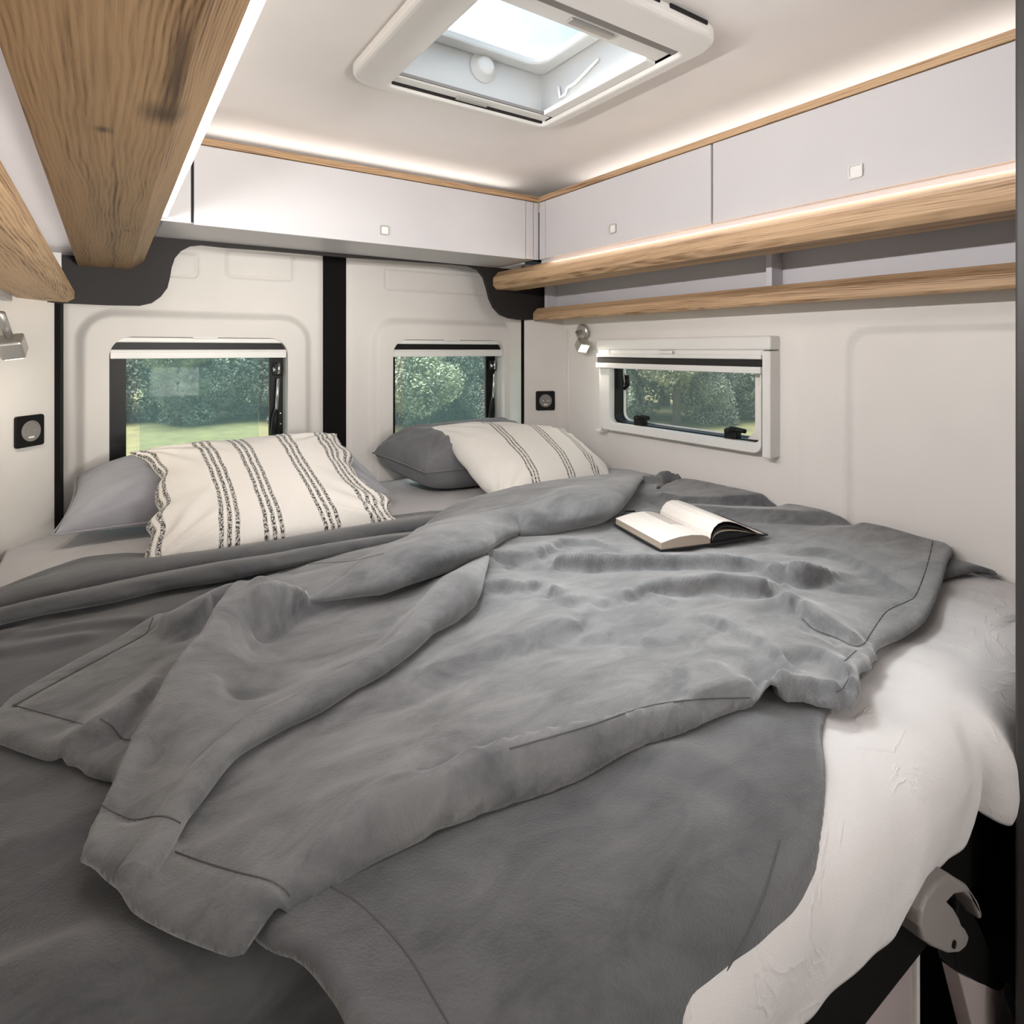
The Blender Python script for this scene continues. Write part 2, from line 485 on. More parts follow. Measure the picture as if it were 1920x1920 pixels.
def smin0(d, w):
    """soft step of a distance: 0 inside negative, 1 beyond w"""
    t = np.clip(d / w, 0, 1)
    return t * t * (3 - 2 * t)
def sd_rr(x, y, cx, cy, hx, hy, r):
    qx = np.abs(x - cx) - hx + r; qy = np.abs(y - cy) - hy + r
    return np.minimum(np.maximum(qx, qy), 0) + np.hypot(np.maximum(qx, 0), np.maximum(qy, 0)) - r
def relief_panel(name, a0, a1, b0, b1, res, relief, holes, mp, mat, thick=0.02, parent=None):
    """a height-relief panel in the (a, b) plane with rounded openings; mp(a, b, d) -> 3D, d towards the room"""
    na = int((a1 - a0) / res) + 1; nb = int((b1 - b0) / res) + 1
    A, B = np.meshgrid(np.linspace(a0, a1, na), np.linspace(b0, b1, nb), indexing='ij')
    def sdf(a, b):
        d = np.full(a.shape, 9.0)
        for h in holes:
            d = np.minimum(d, sd_rr(a, b, *h))
        return d
    D = sdf(A, B)
    inside = D > 0
    keepc = (inside[:-1, :-1].astype(int) + inside[1:, :-1] + inside[:-1, 1:] + inside[1:, 1:]) >= 1
    used = np.zeros(A.shape, bool)
    for di in (0, 1):
        for dj in (0, 1):
            used[di:na - 1 + di, dj:nb - 1 + dj] |= keepc
    snap = used & ~inside
    e = 1e-4
    gx = (sdf(A + e, B) - sdf(A - e, B)) / (2 * e); gy = (sdf(A, B + e) - sdf(A, B - e)) / (2 * e)
    A = np.where(snap, A - D * gx, A); B = np.where(snap, B - D * gy, B)
    H = relief(A, B)
    idx = -np.ones(A.shape, int)
    idx[used] = np.arange(used.sum())
    P = np.stack(mp(A[used], B[used], H[used]), -1)
    I, J = np.nonzero(keepc)
    F = np.stack([idx[I, J], idx[I + 1, J], idx[I + 1, J + 1], idx[I, J + 1]], -1)
    me = bpy.data.meshes.new(name)
    me.from_pydata(P.tolist(), [], F.tolist())
    me.polygons.foreach_set('use_smooth', [True] * len(me.polygons))
    # face the room
    o = put(name, me, mat, parent)
    room = Vector(mp(np.array([a0]), np.array([b0]), np.array([1.0]))[i][0] - mp(np.array([a0]), np.array([b0]), np.array([0.0]))[i][0] for i in range(3))
    if me.polygons[0].normal.dot(room) < 0:
        me.flip_normals()
    s = o.modifiers.new('thick', 'SOLIDIFY')
    s.thickness = thick
    s.offset = -1
    s.use_quality_normals = True
    es = o.modifiers.new('split', 'EDGE_SPLIT')
    es.split_angle = math.radians(50)
    return o

# right wall with its window opening and pressed recesses
WA = onX(1143, 700, 1.47); WB = onX(1424, 760, 1.47)
win3 = dict(y0=0.985, y1=1.60, z0=1.168, z1=1.425)
def wall_relief(y, z):
    h = np.zeros(y.shape)
    # big recess towards the front with a rounded corner
    rc = onX(1585, 800, XR); rt = onX(1700, 612, XR)
    d = sd_rr(y, z, rc.y - 1.0, rt.z - 1.0, 1.0, 1.0, 0.055)
    h -= 0.010 * smin0(-d, 0.012)
    # window bay, slightly raised towards the room on a soft step
    bayr = onX(1508, 800, XR)
    d2 = sd_rr(y, z, bayr.y + 0.6, rt.z - 1.005, 0.6, 1.0, 0.05)
    h += 0.006 * smin0(-d2, 0.010)
    # the cornice under the shelf curves into the room
    h += 0.020 * smin0(z - 1.475, 0.06)
    return h
wr = struct(relief_panel('wall_right', -0.1, 1.86, 0.3, ZC, 0.008, wall_relief,
    [((win3['y0'] + win3['y1']) / 2, (win3['z0'] + win3['z1']) / 2, (win3['y1'] - win3['y0']) / 2, (win3['z1'] - win3['z0']) / 2, 0.045)],
    lambda a, b, d: (XR - d, a, b), M['wall'], 0.04))

# rear doors: two lined panels with window openings
HL = (0.2405, 1.2265, 0.2365, 0.2305, 0.055)     # cx cz hx hz r
HR = (1.0695, 1.2265, 0.2355, 0.2305, 0.055)
def door_relief(cx, x_in, x_out, side):
    def f(x, z):
        h = np.zeros(x.shape)
        hw = HL if side < 0 else HR
        # raised surround of the window, wide and softly rounded
        d = sd_rr(x, z, hw[0], hw[1] - 0.2, hw[2] + 0.055, hw[3] + 0.2 + 0.055, 0.07)
        h += 0.020 * smin0(0.026 - d, 0.030)
        # thin pressed outlines above the window
        recs = [(0.40, 1.688, 0.098, 0.042), (0.12, 1.672, 0.10, 0.035)] if side < 0 else [(1.05, 1.672, 0.235, 0.036)]
        for rx, rz, hx, hz in recs:
            dd = np.abs(sd_rr(x, z, rx, rz, hx, hz, 0.012))
            h -= 0.006 * np.exp(-(dd / 0.0032) ** 2)
        # return towards the door edge
        h -= 0.03 * smin0(0.03 - np.minimum(np.abs(x - x_in), np.abs(x - x_out)), 0.03) * 0.35
        h += 0.002 * fbm(x * 4, z * 4, 3, 2)
        return h
    return f
d1 = struct(relief_panel('door_1', -0.115, 0.606, 0.55, 1.80, 0.004, door_relief(0.24, 0.606, -0.115, -1), [HL],
            lambda a, b, d: (a, YD - d, b), M['door'], 0.03))
d2 = struct(relief_panel('door_2', 0.664, 1.425, 0.55, 1.80, 0.004, door_relief(1.07, 0.664, 1.425, 1), [HR],
            lambda a, b, d: (a, YD - d, b), M['door'], 0.03))
struct(bx('trim_1', 0.596, 0.674, 2.005, 2.05, 0.5, 1.80, M['rubber']))        # black gap between the doors
struct(bx('wall_rear', -0.3, 1.6, 2.075, 2.10, 0.0, 0.95, M['black']))
bm = bmesh.new()
box(bm, -0.3, 1.6, 2.02, 2.12, 1.79, ZC)
box(bm, -0.3, -0.1, 2.02, 2.12, 0.9, 1.8)
box(bm, 1.41, 1.6, 2.02, 2.12, 0.9, 1.8)
struct(obj('wall_rear', bm, M['black']))
# side pillars behind the rear corners, with the black door seals
def slab(name, p, q, z0, z1, t, mat, parent=None, bevel=0.0):
    p = Vector((p[0], p[1], 0)); q = Vector((q[0], q[1], 0))
    d = (q - p).normalized(); n = Vector((-d.y, d.x, 0)) * t
    bm = bmesh.new()
    prism(bm, [Vector((v.x, v.y, z0)) for v in (p, q, q + n, p + n)], (0, 0, z1 - z0))
    return obj(name, bm, mat, parent, bevel=bevel)
PL = ((-0.106, 1.872), (-0.205, 1.752))
PR = ((1.318, 1.872), (1.485, 1.795))
struct(slab('trim_2', PL[0], PL[1], 0.6, 1.60, -0.02, M['door'], bevel=0.006))
struct(slab('trim_3', PR[0], PR[1], 0.6, 1.56, 0.02, M['door'], bevel=0.006))
struct(bx('trim_4', -0.114, -0.098, 1.868, 2.01, 0.6, 1.74, M['rubber']))
struct(bx('trim_5', 1.3135, 1.3205, 1.868, 1.878, 0.6, 1.74, M['rubber']))
struct(bx('wall_rear', 1.322, 1.60, 1.878, 2.02, 0.5, 1.75, M['door']))
struct(bx('wall_rear', -0.30, -0.114, 1.90, 2.02, 0.5, 1.75, M['door']))
bm = bmesh.new()          # soft seam on the right pillar
tube(bm, [Vector((1.477, 1.79, 0.9)), Vector((1.477, 1.79, 1.54))], 0.006, 8)
struct(obj('trim_6', bm, M['wall'], smooth=True))

# dark shaped panel under the rear cupboard
YP = 1.852
pp = [onY(*p, YP) for p in ((35, 563), (112, 568), (200, 572), (262, 573), (285, 568), (302, 556), (314, 540), (319, 520), (322, 502),
                            (328, 484), (340, 470), (357, 461), (378, 459), (420, 463.5), (500, 469.5), (640, 481.5), (760, 489.5), (850, 495.5), (880, 499),
                            (897, 506), (908, 520), (914, 540), (919, 560), (927, 577), (939, 590), (956, 597), (975, 599.5), (1046, 599.5))]
zt = 1.722
pp += [Vector((pp[-1].x, YP, zt)), Vector((pp[0].x, YP, zt))]
bm = bmesh.new()
prism(bm, pp, (0, 0.014, 0))
obj_dark = thing('shaped_panel', 'anthracite shaped panel with curved ends under the rear cupboard, above the back door windows', 'panel')
obj('board', bm, M['dark'], obj_dark)
for (u, v) in ((185, 487), (986, 541)):
    c = onY(u, v, YP - 0.012)
    bx('clip', c.x - 0.035, c.x + 0.035, c.y - 0.012, c.y + 0.011, c.z - 0.002, c.z + 0.012, M['black'], obj_dark, 0.002)
c = onY(197, 487, YP - 0.026)
bx('clip_light', c.x - 0.009, c.x + 0.009, c.y, c.y + 0.004, c.z - 0.003, c.z + 0.003, M['white_plastic'], obj_dark)

# ------------------------------------------------------------------ overhead cupboards
def push_lock(c, ax, n, parent, s=0.0135):
    """square push button in a ring; ax along the door, n towards the room"""
    up = Vector((0, 0, 1)); c = Vector(c)
    mp = lambda x, y, d: c + ax * x + up * y + n * d
    bm = bmesh.new()
    ringplate(bm, rrect(0, 0, s, s, s * 0.32), rrect(0, 0, s * 0.76, s * 0.76, s * 0.25), mp, 0.0, 0.004)
    ring = obj('push_lock', bm, M['satin'], parent)
    bm = bmesh.new()
    plate(bm, rrect(0, 0, s * 0.74, s * 0.74, s * 0.25), mp, 0.0, 0.003)
    obj('button', bm, M['white_plastic'], ring)
ZD0, ZD1 = 1.720, 1.912
# rear
cb = thing('overhead_cupboard', 'white overhead cupboard across the rear, above the back doors, with one wide flap', 'cupboard')
bx('body', 0.108, 1.19, 1.612, 1.85, 1.722, 1.915, M['white'], cb)
bx('wood_trim', 0.10, 1.19, 1.598, 1.63, ZD1, 1.929, M['wood_x'], cb, 0.001)
fd = bx('flap_door', 0.170, 1.138, 1.600, 1.6115, ZD0 - 0.002, ZD1 - 0.002, M['white'], cb, 0.0015)
c = onY(721, 432, 1.6); push_lock((c.x, 1.600, c.z), Vector((1, 0, 0)), Vector((0, -1, 0)), fd)
bx('corner_strip', 1.1405, 1.170, 1.602, 1.612, ZD0, ZD1 - 0.002, M['white'], cb, 0.001)
bx('corner_strip', 1.1725, 1.192, 1.602, 1.612, ZD0, ZD1 - 0.002, M['white'], cb, 0.001)
bx('corner_strip', 0.10, 0.164, 1.601, 1.612, ZD0, ZD1 - 0.002, M['white'], cb, 0.001)
bx('dark_gap', 0.164, 0.170, 1.606, 1.6125, ZD0 + 0.004, ZD1 - 0.02, M['black'], cb)
# right
XD = 1.19
cr_ = thing('overhead_cupboard', 'white overhead cupboard along the window side with two flaps and oak rail beneath', 'cupboard')
bx('body', XD + 0.012, 1.47, 0.20, 1.60, 1.690, 1.915, M['white'], cr_)
bx('wood_trim', XD - 0.001, XD + 0.03, 0.20, 1.60, ZD1, 1.929, M['wood_y'], cr_, 0.001)
for (ya, yb, px) in ((0.913, 1.562, (1150, 429)), (0.205, 0.907, (1605, 321))):
    f = bx('flap_door', XD, XD + 0.0115, ya, yb, ZD0, ZD1 - 0.002, M['white'], cr_, 0.0015)
    c = onX(*px, XD); push_lock((XD, c.y, c.z), Vector((0, 1, 0)), Vector((-1, 0, 0)), f)
bx('corner_strip', XD + 0.001, XD + 0.012, 1.565, 1.597, ZD0, ZD1 - 0.002, M['white'], cr_, 0.001)
def rail(name, prof, y0, y1, mat, parent, bev=0.0015):
    bm = bmesh.new()
    prism(bm, [Vector((x, y0, z)) for x, z in prof], (0, y1 - y0, 0))
    return obj(name, bm, mat, parent, bevel=bev)
rail('wooden_rail', [(1.180, 1.640), (1.165, 1.655), (1.165, 1.683), (1.188, 1.706), (1.265, 1.706), (1.265, 1.640)], 0.20, 1.846, M['wood_y'], cr_)
# left (mirrored): seen from underneath
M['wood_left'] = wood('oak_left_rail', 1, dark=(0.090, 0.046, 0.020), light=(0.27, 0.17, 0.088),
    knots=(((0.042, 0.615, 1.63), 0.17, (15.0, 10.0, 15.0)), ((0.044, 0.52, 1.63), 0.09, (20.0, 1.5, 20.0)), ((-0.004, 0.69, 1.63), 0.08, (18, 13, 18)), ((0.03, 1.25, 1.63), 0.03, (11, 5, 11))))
cl_ = thing('overhead_cupboard', 'overhead cupboard at the left edge, seen from below with a wide knotty oak rail', 'cupboard')
rail('wooden_rail', [(-0.062, 1.63), (0.050, 1.63), (0.079, 1.652), (0.079, 1.685), (0.060, 1.706), (-0.062, 1.706)], -0.6, 1.846, M['wood_left'], cl_)
bx('body', -0.195, 0.090, -0.6, 1.60, 1.708, 1.915, M['white'], cl_)
bx('flap_door', 0.094, 0.114, 0.93, 1.585, 1.722, 1.91, M['white'], cl_, 0.0015)
bx('flap_door', 0.094, 0.114, -0.5, 0.924, 1.722, 1.91, M['white'], cl_, 0.0015)
bx('wood_trim', 0.085, 0.115, -0.5, 1.597, 1.912, 1.929, M['wood_y'], cl_)
bx('underside_board', -0.195, -0.062, -0.6, 1.846, 1.655, 1.668, M['white'], cl_)
# open shelves under the side cupboards
sh = thing('open_shelf', 'open oak shelf with grey back board and upright divider above the side window', 'shelf')
rail('shelf_board', [(1.352, 1.531), (1.346, 1.537), (1.346, 1.560), (1.366, 1.580), (1.374, 1.556), (1.466, 1.556), (1.466, 1.538), (1.40, 1.534)], 0.20, 1.846, M['wood_y'], sh)
bx('back_board', 1.425, 1.452, 0.20, 1.846, 1.558, 1.688, M['grey_back'], sh)
bx('underside_board', 1.267, 1.424, 0.20, 1.846, 1.668, 1.688, M['grey_back'], sh)
c = onX(1437, 505, 1.38)
bx('divider', 1.378, 1.424, c.y - 0.016, c.y, 1.558, 1.667, M['grey_back'], sh, 0.001)
bx('end_board', 1.378, 1.424, 1.800, 1.815, 1.558, 1.667, M['grey_back'], sh, 0.001)
sl = thing('open_shelf', 'open oak shelf at the left edge, above the left reading lamp', 'shelf')
M['wood_shelf_l'] = wood('oak_left_shelf', 1, dark=(0.19, 0.10, 0.045), light=(0.54, 0.36, 0.205), knots=(((-0.115, 1.74, 1.54), 0.05, (7, 5, 7)),))
rail('shelf_board', [(-0.176, 1.541), (-0.083, 1.538), (-0.068, 1.548), (-0.068, 1.566), (-0.084, 1.582), (-0.092, 1.556), (-0.176, 1.556)], -0.6, 1.846, M['wood_shelf_l'], sl)
bx('back_board', -0.195, -0.178, -0.6, 1.75, 1.53, 1.654, M['white'], sl)
bx('end_board', -0.176, -0.092, 1.800, 1.815, 1.557, 1.654, M['white'], sl)

# ------------------------------------------------------------------ windows
M['glass'] = glass('tinted_pane', (0.77, 0.83, 0.83), 0.05, (0.40, 0.55, 0.58))
M['glass2'] = glass('inner_pane', (0.86, 0.92, 0.91), 0.03, (0.55, 0.68, 0.68))
M['glass_side'] = glass('side_pane', (0.76, 0.82, 0.82), 0.09, (0.5, 0.62, 0.62))
def rear_window(n, hw, black_r):
    w = struct(empty('window_%d' % n))
    cx, cz, hx, hz, r = hw
    mp = lambda x, y, d: Vector((x, YD + d, y))
    bm = bmesh.new()
    ringplate(bm, rrect(cx, cz, hx + 0.03, hz + 0.03, r + 0.03), rrect(cx, cz + 0.0, 0.196, hz - 0.02, 0.03), mp, 0.055, 0.07)
    obj('frame', bm, M['black'], w)
    bm = bmesh.new()           # white jamb lining of the opening
    ringplate(bm, rrect(cx, cz, hx + 0.012, hz + 0.012, r + 0.012), rrect(cx, cz, hx + 0.0015, hz + 0.0015, r), mp, 0.008, 0.055)
    obj('jamb', bm, M['door'], w, smooth=False)
    bm = bmesh.new()
    plate(bm, rrect(cx, cz, 0.198, hz - 0.015, 0.03), mp, 0.060, 0.0635)
    obj('pane', bm, M['glass'], w)
    bm = bmesh.new()
    plate(bm, rrect(cx, cz - 0.012, 0.163, hz - 0.040, 0.035), mp, 0.050, 0.053)
    obj('inner_pane', bm, M['glass2'], w)
    # roller blind, wound up: cassette, dark slot, grip bar
    zt = cz + hz
    bm = bmesh.new(); box(bm, cx - hx + 0.012, cx + hx - 0.012, YD - 0.012, YD + 0.03, zt - 0.016, zt - 0.001)
    obj('blind_cassette', bm, M['white_plastic'], w, bevel=0.003)
    bx('blind_slot', cx - hx + 0.004, cx + hx - 0.004, YD + 0.004, YD + 0.03, zt - 0.037, zt - 0.014, M['black'], w)
    bm = bmesh.new(); box(bm, cx - hx + 0.002, cx + hx - 0.002, YD - 0.008, YD + 0.028, zt - 0.062, zt - 0.036)
    box(bm, cx - hx + 0.002, cx + hx - 0.002, YD - 0.010, YD + 0.0, zt - 0.044, zt - 0.037)
    obj('blind_bar', bm, M['white_plastic'], w, bevel=0.002)
    bx('blind_grip', cx - 0.034, cx + 0.034, YD - 0.020, YD - 0.008, zt - 0.004, zt + 0.003, M['white_plastic'], w, 0.002)
    # stay arm on the right
    sx = cx + 0.196 + 0.022
    z0 = zt - 0.075
    st = bx('stay_bracket', sx - 0.013, sx + 0.012, YD + 0.030, YD + 0.056, z0 - 0.045, z0 - 0.005, M['black'], w, 0.003)
    bm = bmesh.new()
    tube(bm, [(sx + 0.003, YD + 0.030, z0 - 0.005), (sx + 0.001, YD + 0.028, z0 - 0.04)], 0.0045, 10)
    tube(bm, [(sx - 0.016, YD + 0.03, z0 - 0.026), (sx - 0.008, YD + 0.03, z0 - 0.026)], 0.007, 10)
    tube(bm, [(sx, YD + 0.028, z0 - 0.055), (sx - 0.006, YD + 0.028, z0 - 0.155)], 0.0048, 10)
    obj('stay_rod', bm, M['chrome'], w, smooth=True)
    bm = bmesh.new()
    tube(bm, [(sx - 0.006, YD + 0.03, z0 - 0.152), (sx - 0.009, YD + 0.03, z0 - 0.185), (sx - 0.012, YD + 0.032, z0 - 0.25)], [0.006, 0.011, 0.014], 10)
    obj('stay_lever', bm, M['black'], w, smooth=True)
    for dz in (0.17, 0.205):
        bm = bmesh.new(); lathe(bm, [(0.0025, 0), (0.0025, 0.003)], (sx + 0.012, YD + 0.054, z0 - dz), (0, -1, 0), 10)
        obj('screw', bm, M['chrome'], w)
    return w
rear_window(1, HL, True)
rear_window(2, HR, True)

# side window with its cassette blind standing proud of the wall
w3 = struct(empty('window_3'))
XF = 1.432
Yl = onX(1117, 700, XF).y; Yr = onX(1445, 700, XF).y
ztop = onX(1445, 629, XF).z; zcas = onX(1445, 655, XF).z
zbot = onX(1137, 806, XF).z
hy0 = onX(1423, 800, XF).y; hy1 = onX(1141, 760, XF).y; hz0 = onX(1148.7, 793, XF).z
mpx = lambda x, y, d: Vector((XF + d, x, y))
bm = bmesh.new()
cy0, cy1 = Yr + 0.03, Yl - 0.016
ocx, ohx = (cy0 + cy1) / 2, (cy1 - cy0) / 2
ocz, ohz = (zbot + ztop - 0.01) / 2, (ztop - 0.01 - zbot) / 2
ringplate(bm, rrect(ocx, ocz, ohx, ohz, 0.026), rrect((hy0 + hy1) / 2, (hz0 + ztop - 0.02) / 2, (hy1 - hy0) / 2, (ztop - 0.02 - hz0) / 2, 0.022), mpx, 0.004, 0.020)
obj('frame', bm, M['white_plastic'], w3, bevel=0.003)
bx('blind_cassette', XF - 0.002, XR, Yr, Yl - 0.004, ztop - 0.038, ztop, M['white_plastic'], w3, 0.006)
bx('cassette_lip', XF + 0.006, XF + 0.03, Yr + 0.024, Yl - 0.006, onX(1270, 666, XF).z, ztop - 0.036, M['white_plastic'], w3)
bm = bmesh.new()
box(bm, XF - 0.002, XR, Yr, Yr + 0.024, onX(1448, 861, XF).z, ztop - 0.0402)
obj('side_rail', bm, M['white_plastic'], w3, bevel=0.003)
bm = bmesh.new()
box(bm, XF + 0.012, XR, Yl - 0.014, Yl - 0.004, onX(1128, 808, XF).z, ztop - 0.0402)
box(bm, XF - 0.002, XR, Yl - 0.024, Yl + 0.0, onX(1128, 811, XF).z, onX(1128, 806, XF).z)
obj('side_rail', bm, M['white_plastic'], w3, bevel=0.002)
zA = lambda v: onX(1270, v, XF).z
bx('blind_slot', XF + 0.002, XF + 0.02, Yr + 0.026, Yl - 0.006, zA(684), zA(672), M['dark'], w3)
bx('blind_bar', XF - 0.003, XF + 0.022, Yr + 0.026, Yl - 0.006, zA(671.5), zA(664), M['white_plastic'], w3, 0.002)
bx('blind_bar', XF - 0.006, XF + 0.022, Yr + 0.026, Yl - 0.006, zA(695), zA(684), M['white_plastic'], w3, 0.002)
g = onX(1250, 660, XF)
bx('blind_grip', XF - 0.008, XF - 0.001, g.y - 0.028, g.y + 0.028, zA(664), zA(657), M['white_plastic'], w3, 0.002)
mpw = lambda x, y, d: Vector((XR + d, x, y))
wy, wz, why, whz = (win3['y0'] + win3['y1']) / 2, (win3['z0'] + win3['z1']) / 2, (win3['y1'] - win3['y0']) / 2, (win3['z1'] - win3['z0']) / 2
fo = ((hy0 + hy1) / 2, (hz0 + ztop - 0.02) / 2, (hy1 - hy0) / 2, (ztop - 0.02 - hz0) / 2)
bm = bmesh.new()           # white liner behind the frame, closing the opening to the wall
ringplate(bm, rrect(fo[0], fo[1] - 0.006, fo[2] + 0.012, fo[3] + 0.006, 0.03), rrect(fo[0], fo[1], fo[2] + 0.0005, fo[3] + 0.0005, 0.022), mpx, 0.020, 0.028)
obj('liner', bm, M['white_plastic'], w3)
bm = bmesh.new()
ringplate(bm, rrect(fo[0], fo[1], fo[2] + 0.012, fo[3] + 0.012, 0.034), rrect(fo[0], fo[1], fo[2] - 0.003, fo[3] - 0.003, 0.03), mpx, 0.0285, 0.085)
obj('gasket', bm, M['black'], w3)
bm = bmesh.new()
plate(bm, rrect(fo[0], fo[1], fo[2] - 0.002, fo[3] - 0.002, 0.03), mpx, 0.078, 0.082)
obj('pane', bm, M['glass_side'], w3)
bm = bmesh.new()
ringplate(bm, rrect(fo[0], fo[1], fo[2] - 0.0035, fo[3] - 0.0035, 0.03), rrect(fo[0], fo[1], fo[2] - 0.007, fo[3] - 0.007, 0.027), mpx, 0.068, 0.0775)
obj('pane_edge_glint', bm, M['white_plastic'], w3)  # white ring drawn as the highlight along the pane's edge
for (u, v) in ((1200, 790), (1372, 815)):
    c = onX(u, v, XF + 0.034)
    xl = XF + 0.020
    la = bx('latch', xl, xl + 0.028, c.y - 0.024, c.y + 0.018, c.z - 0.016, c.z + 0.016, M['black'], w3, 0.006)
    bm = bmesh.new()
    tube(bm, [(xl + 0.008, c.y + 0.012, c.z + 0.010), (xl - 0.002, c.y - 0.012, c.z + 0.019), (xl - 0.004, c.y - 0.056, c.z + 0.017)], [0.009, 0.008, 0.006], 10)
    obj('latch_lever', bm, M['black'], la, smooth=True)
for (yy, zz) in ((fo[0] + fo[2] - 0.022, fo[1] + fo[3] - 0.030), (fo[0] - fo[2] + 0.020, fo[1] + fo[3] - 0.030)):
    xx = XF + 0.045
    bx('stay_bracket', xx - 0.008, xx + 0.02, yy - 0.018, yy + 0.018, zz - 0.026, zz - 0.002, M['black'], w3, 0.004)
    bm = bmesh.new()
    tube(bm, [(xx + 0.006, yy + 0.004, zz - 0.02), (xx + 0.012, yy, zz - 0.11)], 0.0055, 10)
    obj('stay_rod', bm, M['chrome'], w3, smooth=True)
    bm = bmesh.new()
    tube(bm, [(xx + 0.010, yy - 0.012, zz - 0.075), (xx + 0.012, yy - 0.013, zz - 0.110), (xx + 0.014, yy + 0.004, zz - 0.122)], 0.0075, 10)
    obj('stay_lever', bm, M['black'], w3, smooth=True)

# roof window
w4 = struct(empty('window_4'))
ZF = 1.970
mpz = lambda x, y, d: Vector((x, y, ZF + d))
ox0, ox1, oy0, oy1 = 0.404, 0.918, 0.672, 1.203
oc = ((ox0 + ox1) / 2, (oy0 + oy1) / 2, (ox1 - ox0) / 2, (oy1 - oy0) / 2)
ic = ((SK[0] + SK[1]) / 2, (SK[2] + SK[3]) / 2, (SK[1] - SK[0]) / 2, (SK[3] - SK[2]) / 2)
M['hatch'] = plain('hatch_plastic', (0.74, 0.72, 0.69), 0.45)
bm = bmesh.new()
ringplate(bm, rrect(*oc, 0.05), rrect(*ic, 0.012), mpz, 0.0, ZC - ZF - 0.001)
obj('frame', bm, M['hatch'], w4, bevel=0.009, seg=3)
bm = bmesh.new()
for k in range(3):
    x0 = 0.53 + 0.12 * k
    box(bm, x0, x0 + 0.095, oy0 - 0.0025, oy0 + 0.002, ZC - 0.012, ZC - 0.005)
obj('vent_slot', bm, M['black'], w4)
M['shaft'] = plain('shaft_plastic', (0.58, 0.575, 0.56), 0.5)
ZT = 2.115
t_ = 0.008
for (a, b_, c_, d_) in ((SK[0] - t_, SK[0], SK[2] - t_, SK[3] + t_), (SK[1], SK[1] + t_, SK[2] - t_, SK[3] + t_), (SK[0], SK[1], SK[2] - t_, SK[2]), (SK[0], SK[1], SK[3], SK[3] + t_)):
    bx('shaft_wall', a, b_, c_, d_, ZC - 0.02, ZT, M['shaft'], w4)
mpt = lambda x, y, d: Vector((x, y, ZT + d))
bm = bmesh.new()
ringplate(bm, rrect(*ic, 0.012), rrect(ic[0], ic[1] + 0.0, ic[2] - 0.035, ic[3] - 0.035, 0.04), mpt, -0.022, 0.0)
obj('dome_frame', bm, M['hatch'], w4, bevel=0.006)
M['dome'] = glass('milky_dome', (0.88, 0.93, 0.96), 0.02, (0.9, 0.93, 0.95))
bm = bmesh.new()
plate(bm, rrect(*ic, 0.02), mpt, 0.002, 0.006)
obj('dome_pane', bm, M['dome'], w4)
kz = onY(905, 128, SK[3])
bm = bmesh.new(); lathe(bm, [(0.034, 0), (0.034, 0.004), (0.024, 0.006), (0.022, 0.016), (0.016, 0.020)], (kz.x, SK[3], kz.z), (0, -1, 0), 28)
obj('knob', bm, M['hatch'], w4, smooth=True)
bm = bmesh.new()
c = onX(1065, 165, SK[1])
tube(bm, [(SK[1] - 0.005, c.y + 0.028, c.z + 0.012), (SK[1] - 0.005, c.y + 0.024, c.z - 0.016), (SK[1] - 0.005, c.y + 0.004, c.z - 0.014), (SK[1] - 0.005, c.y - 0.004, c.z - 0.002),
          (SK[1] - 0.005, c.y - 0.030, c.z - 0.002), (SK[1] - 0.005, c.y - 0.11, c.z + 0.022)], 0.0035, 8)
obj('stay_wire', bm, M['hatch'], w4, smooth=True)
# flyscreen and blind bars at both sides of the opening
bx('screen_bar', SK[0] + 0.002, SK[1] - 0.002, SK[3] - 0.034, SK[3] - 0.006, ZF + 0.010, ZF + 0.020, M['white_plastic'], w4, 0.002)
bx('screen_slot', SK[0] + 0.002, SK[1] - 0.002, SK[3] - 0.004, SK[3] - 0.0005, ZF + 0.006, ZF + 0.016, M['dark'], w4)
bx('screen_slot', SK[0] + 0.002, SK[1] - 0.002, SK[3] - 0.040, SK[3] - 0.036, ZF + 0.012, ZF + 0.018, M['grey_plastic'], w4)
bx('screen_grip', ic[0] - 0.05, ic[0] + 0.03, SK[3] - 0.020, SK[3] - 0.010, ZF + 0.004, ZF + 0.0105, M['satin'], w4, 0.002)
bx('blind_bar', SK[0] + 0.002, SK[1] - 0.002, SK[2] + 0.022, SK[2] + 0.060, ZF + 0.012, ZF + 0.026, M['white_plastic'], w4, 0.002)
bx('blind_slot', SK[0] + 0.002, SK[1] - 0.002, SK[2] + 0.0005, SK[2] + 0.020, ZF + 0.008, ZF + 0.022, M['grey_plastic'], w4)
bx('blind_grip', ic[0] - 0.04, ic[0] + 0.06, SK[2] + 0.030, SK[2] + 0.044, ZF + 0.006, ZF + 0.0125, M['satin'], w4, 0.002)
bx('side_channel', SK[1] - 0.028, SK[1] - 0.0005, SK[2] + 0.062, SK[3] - 0.042, ZF + 0.008, ZF + 0.020, M['white_plastic'], w4, 0.002)

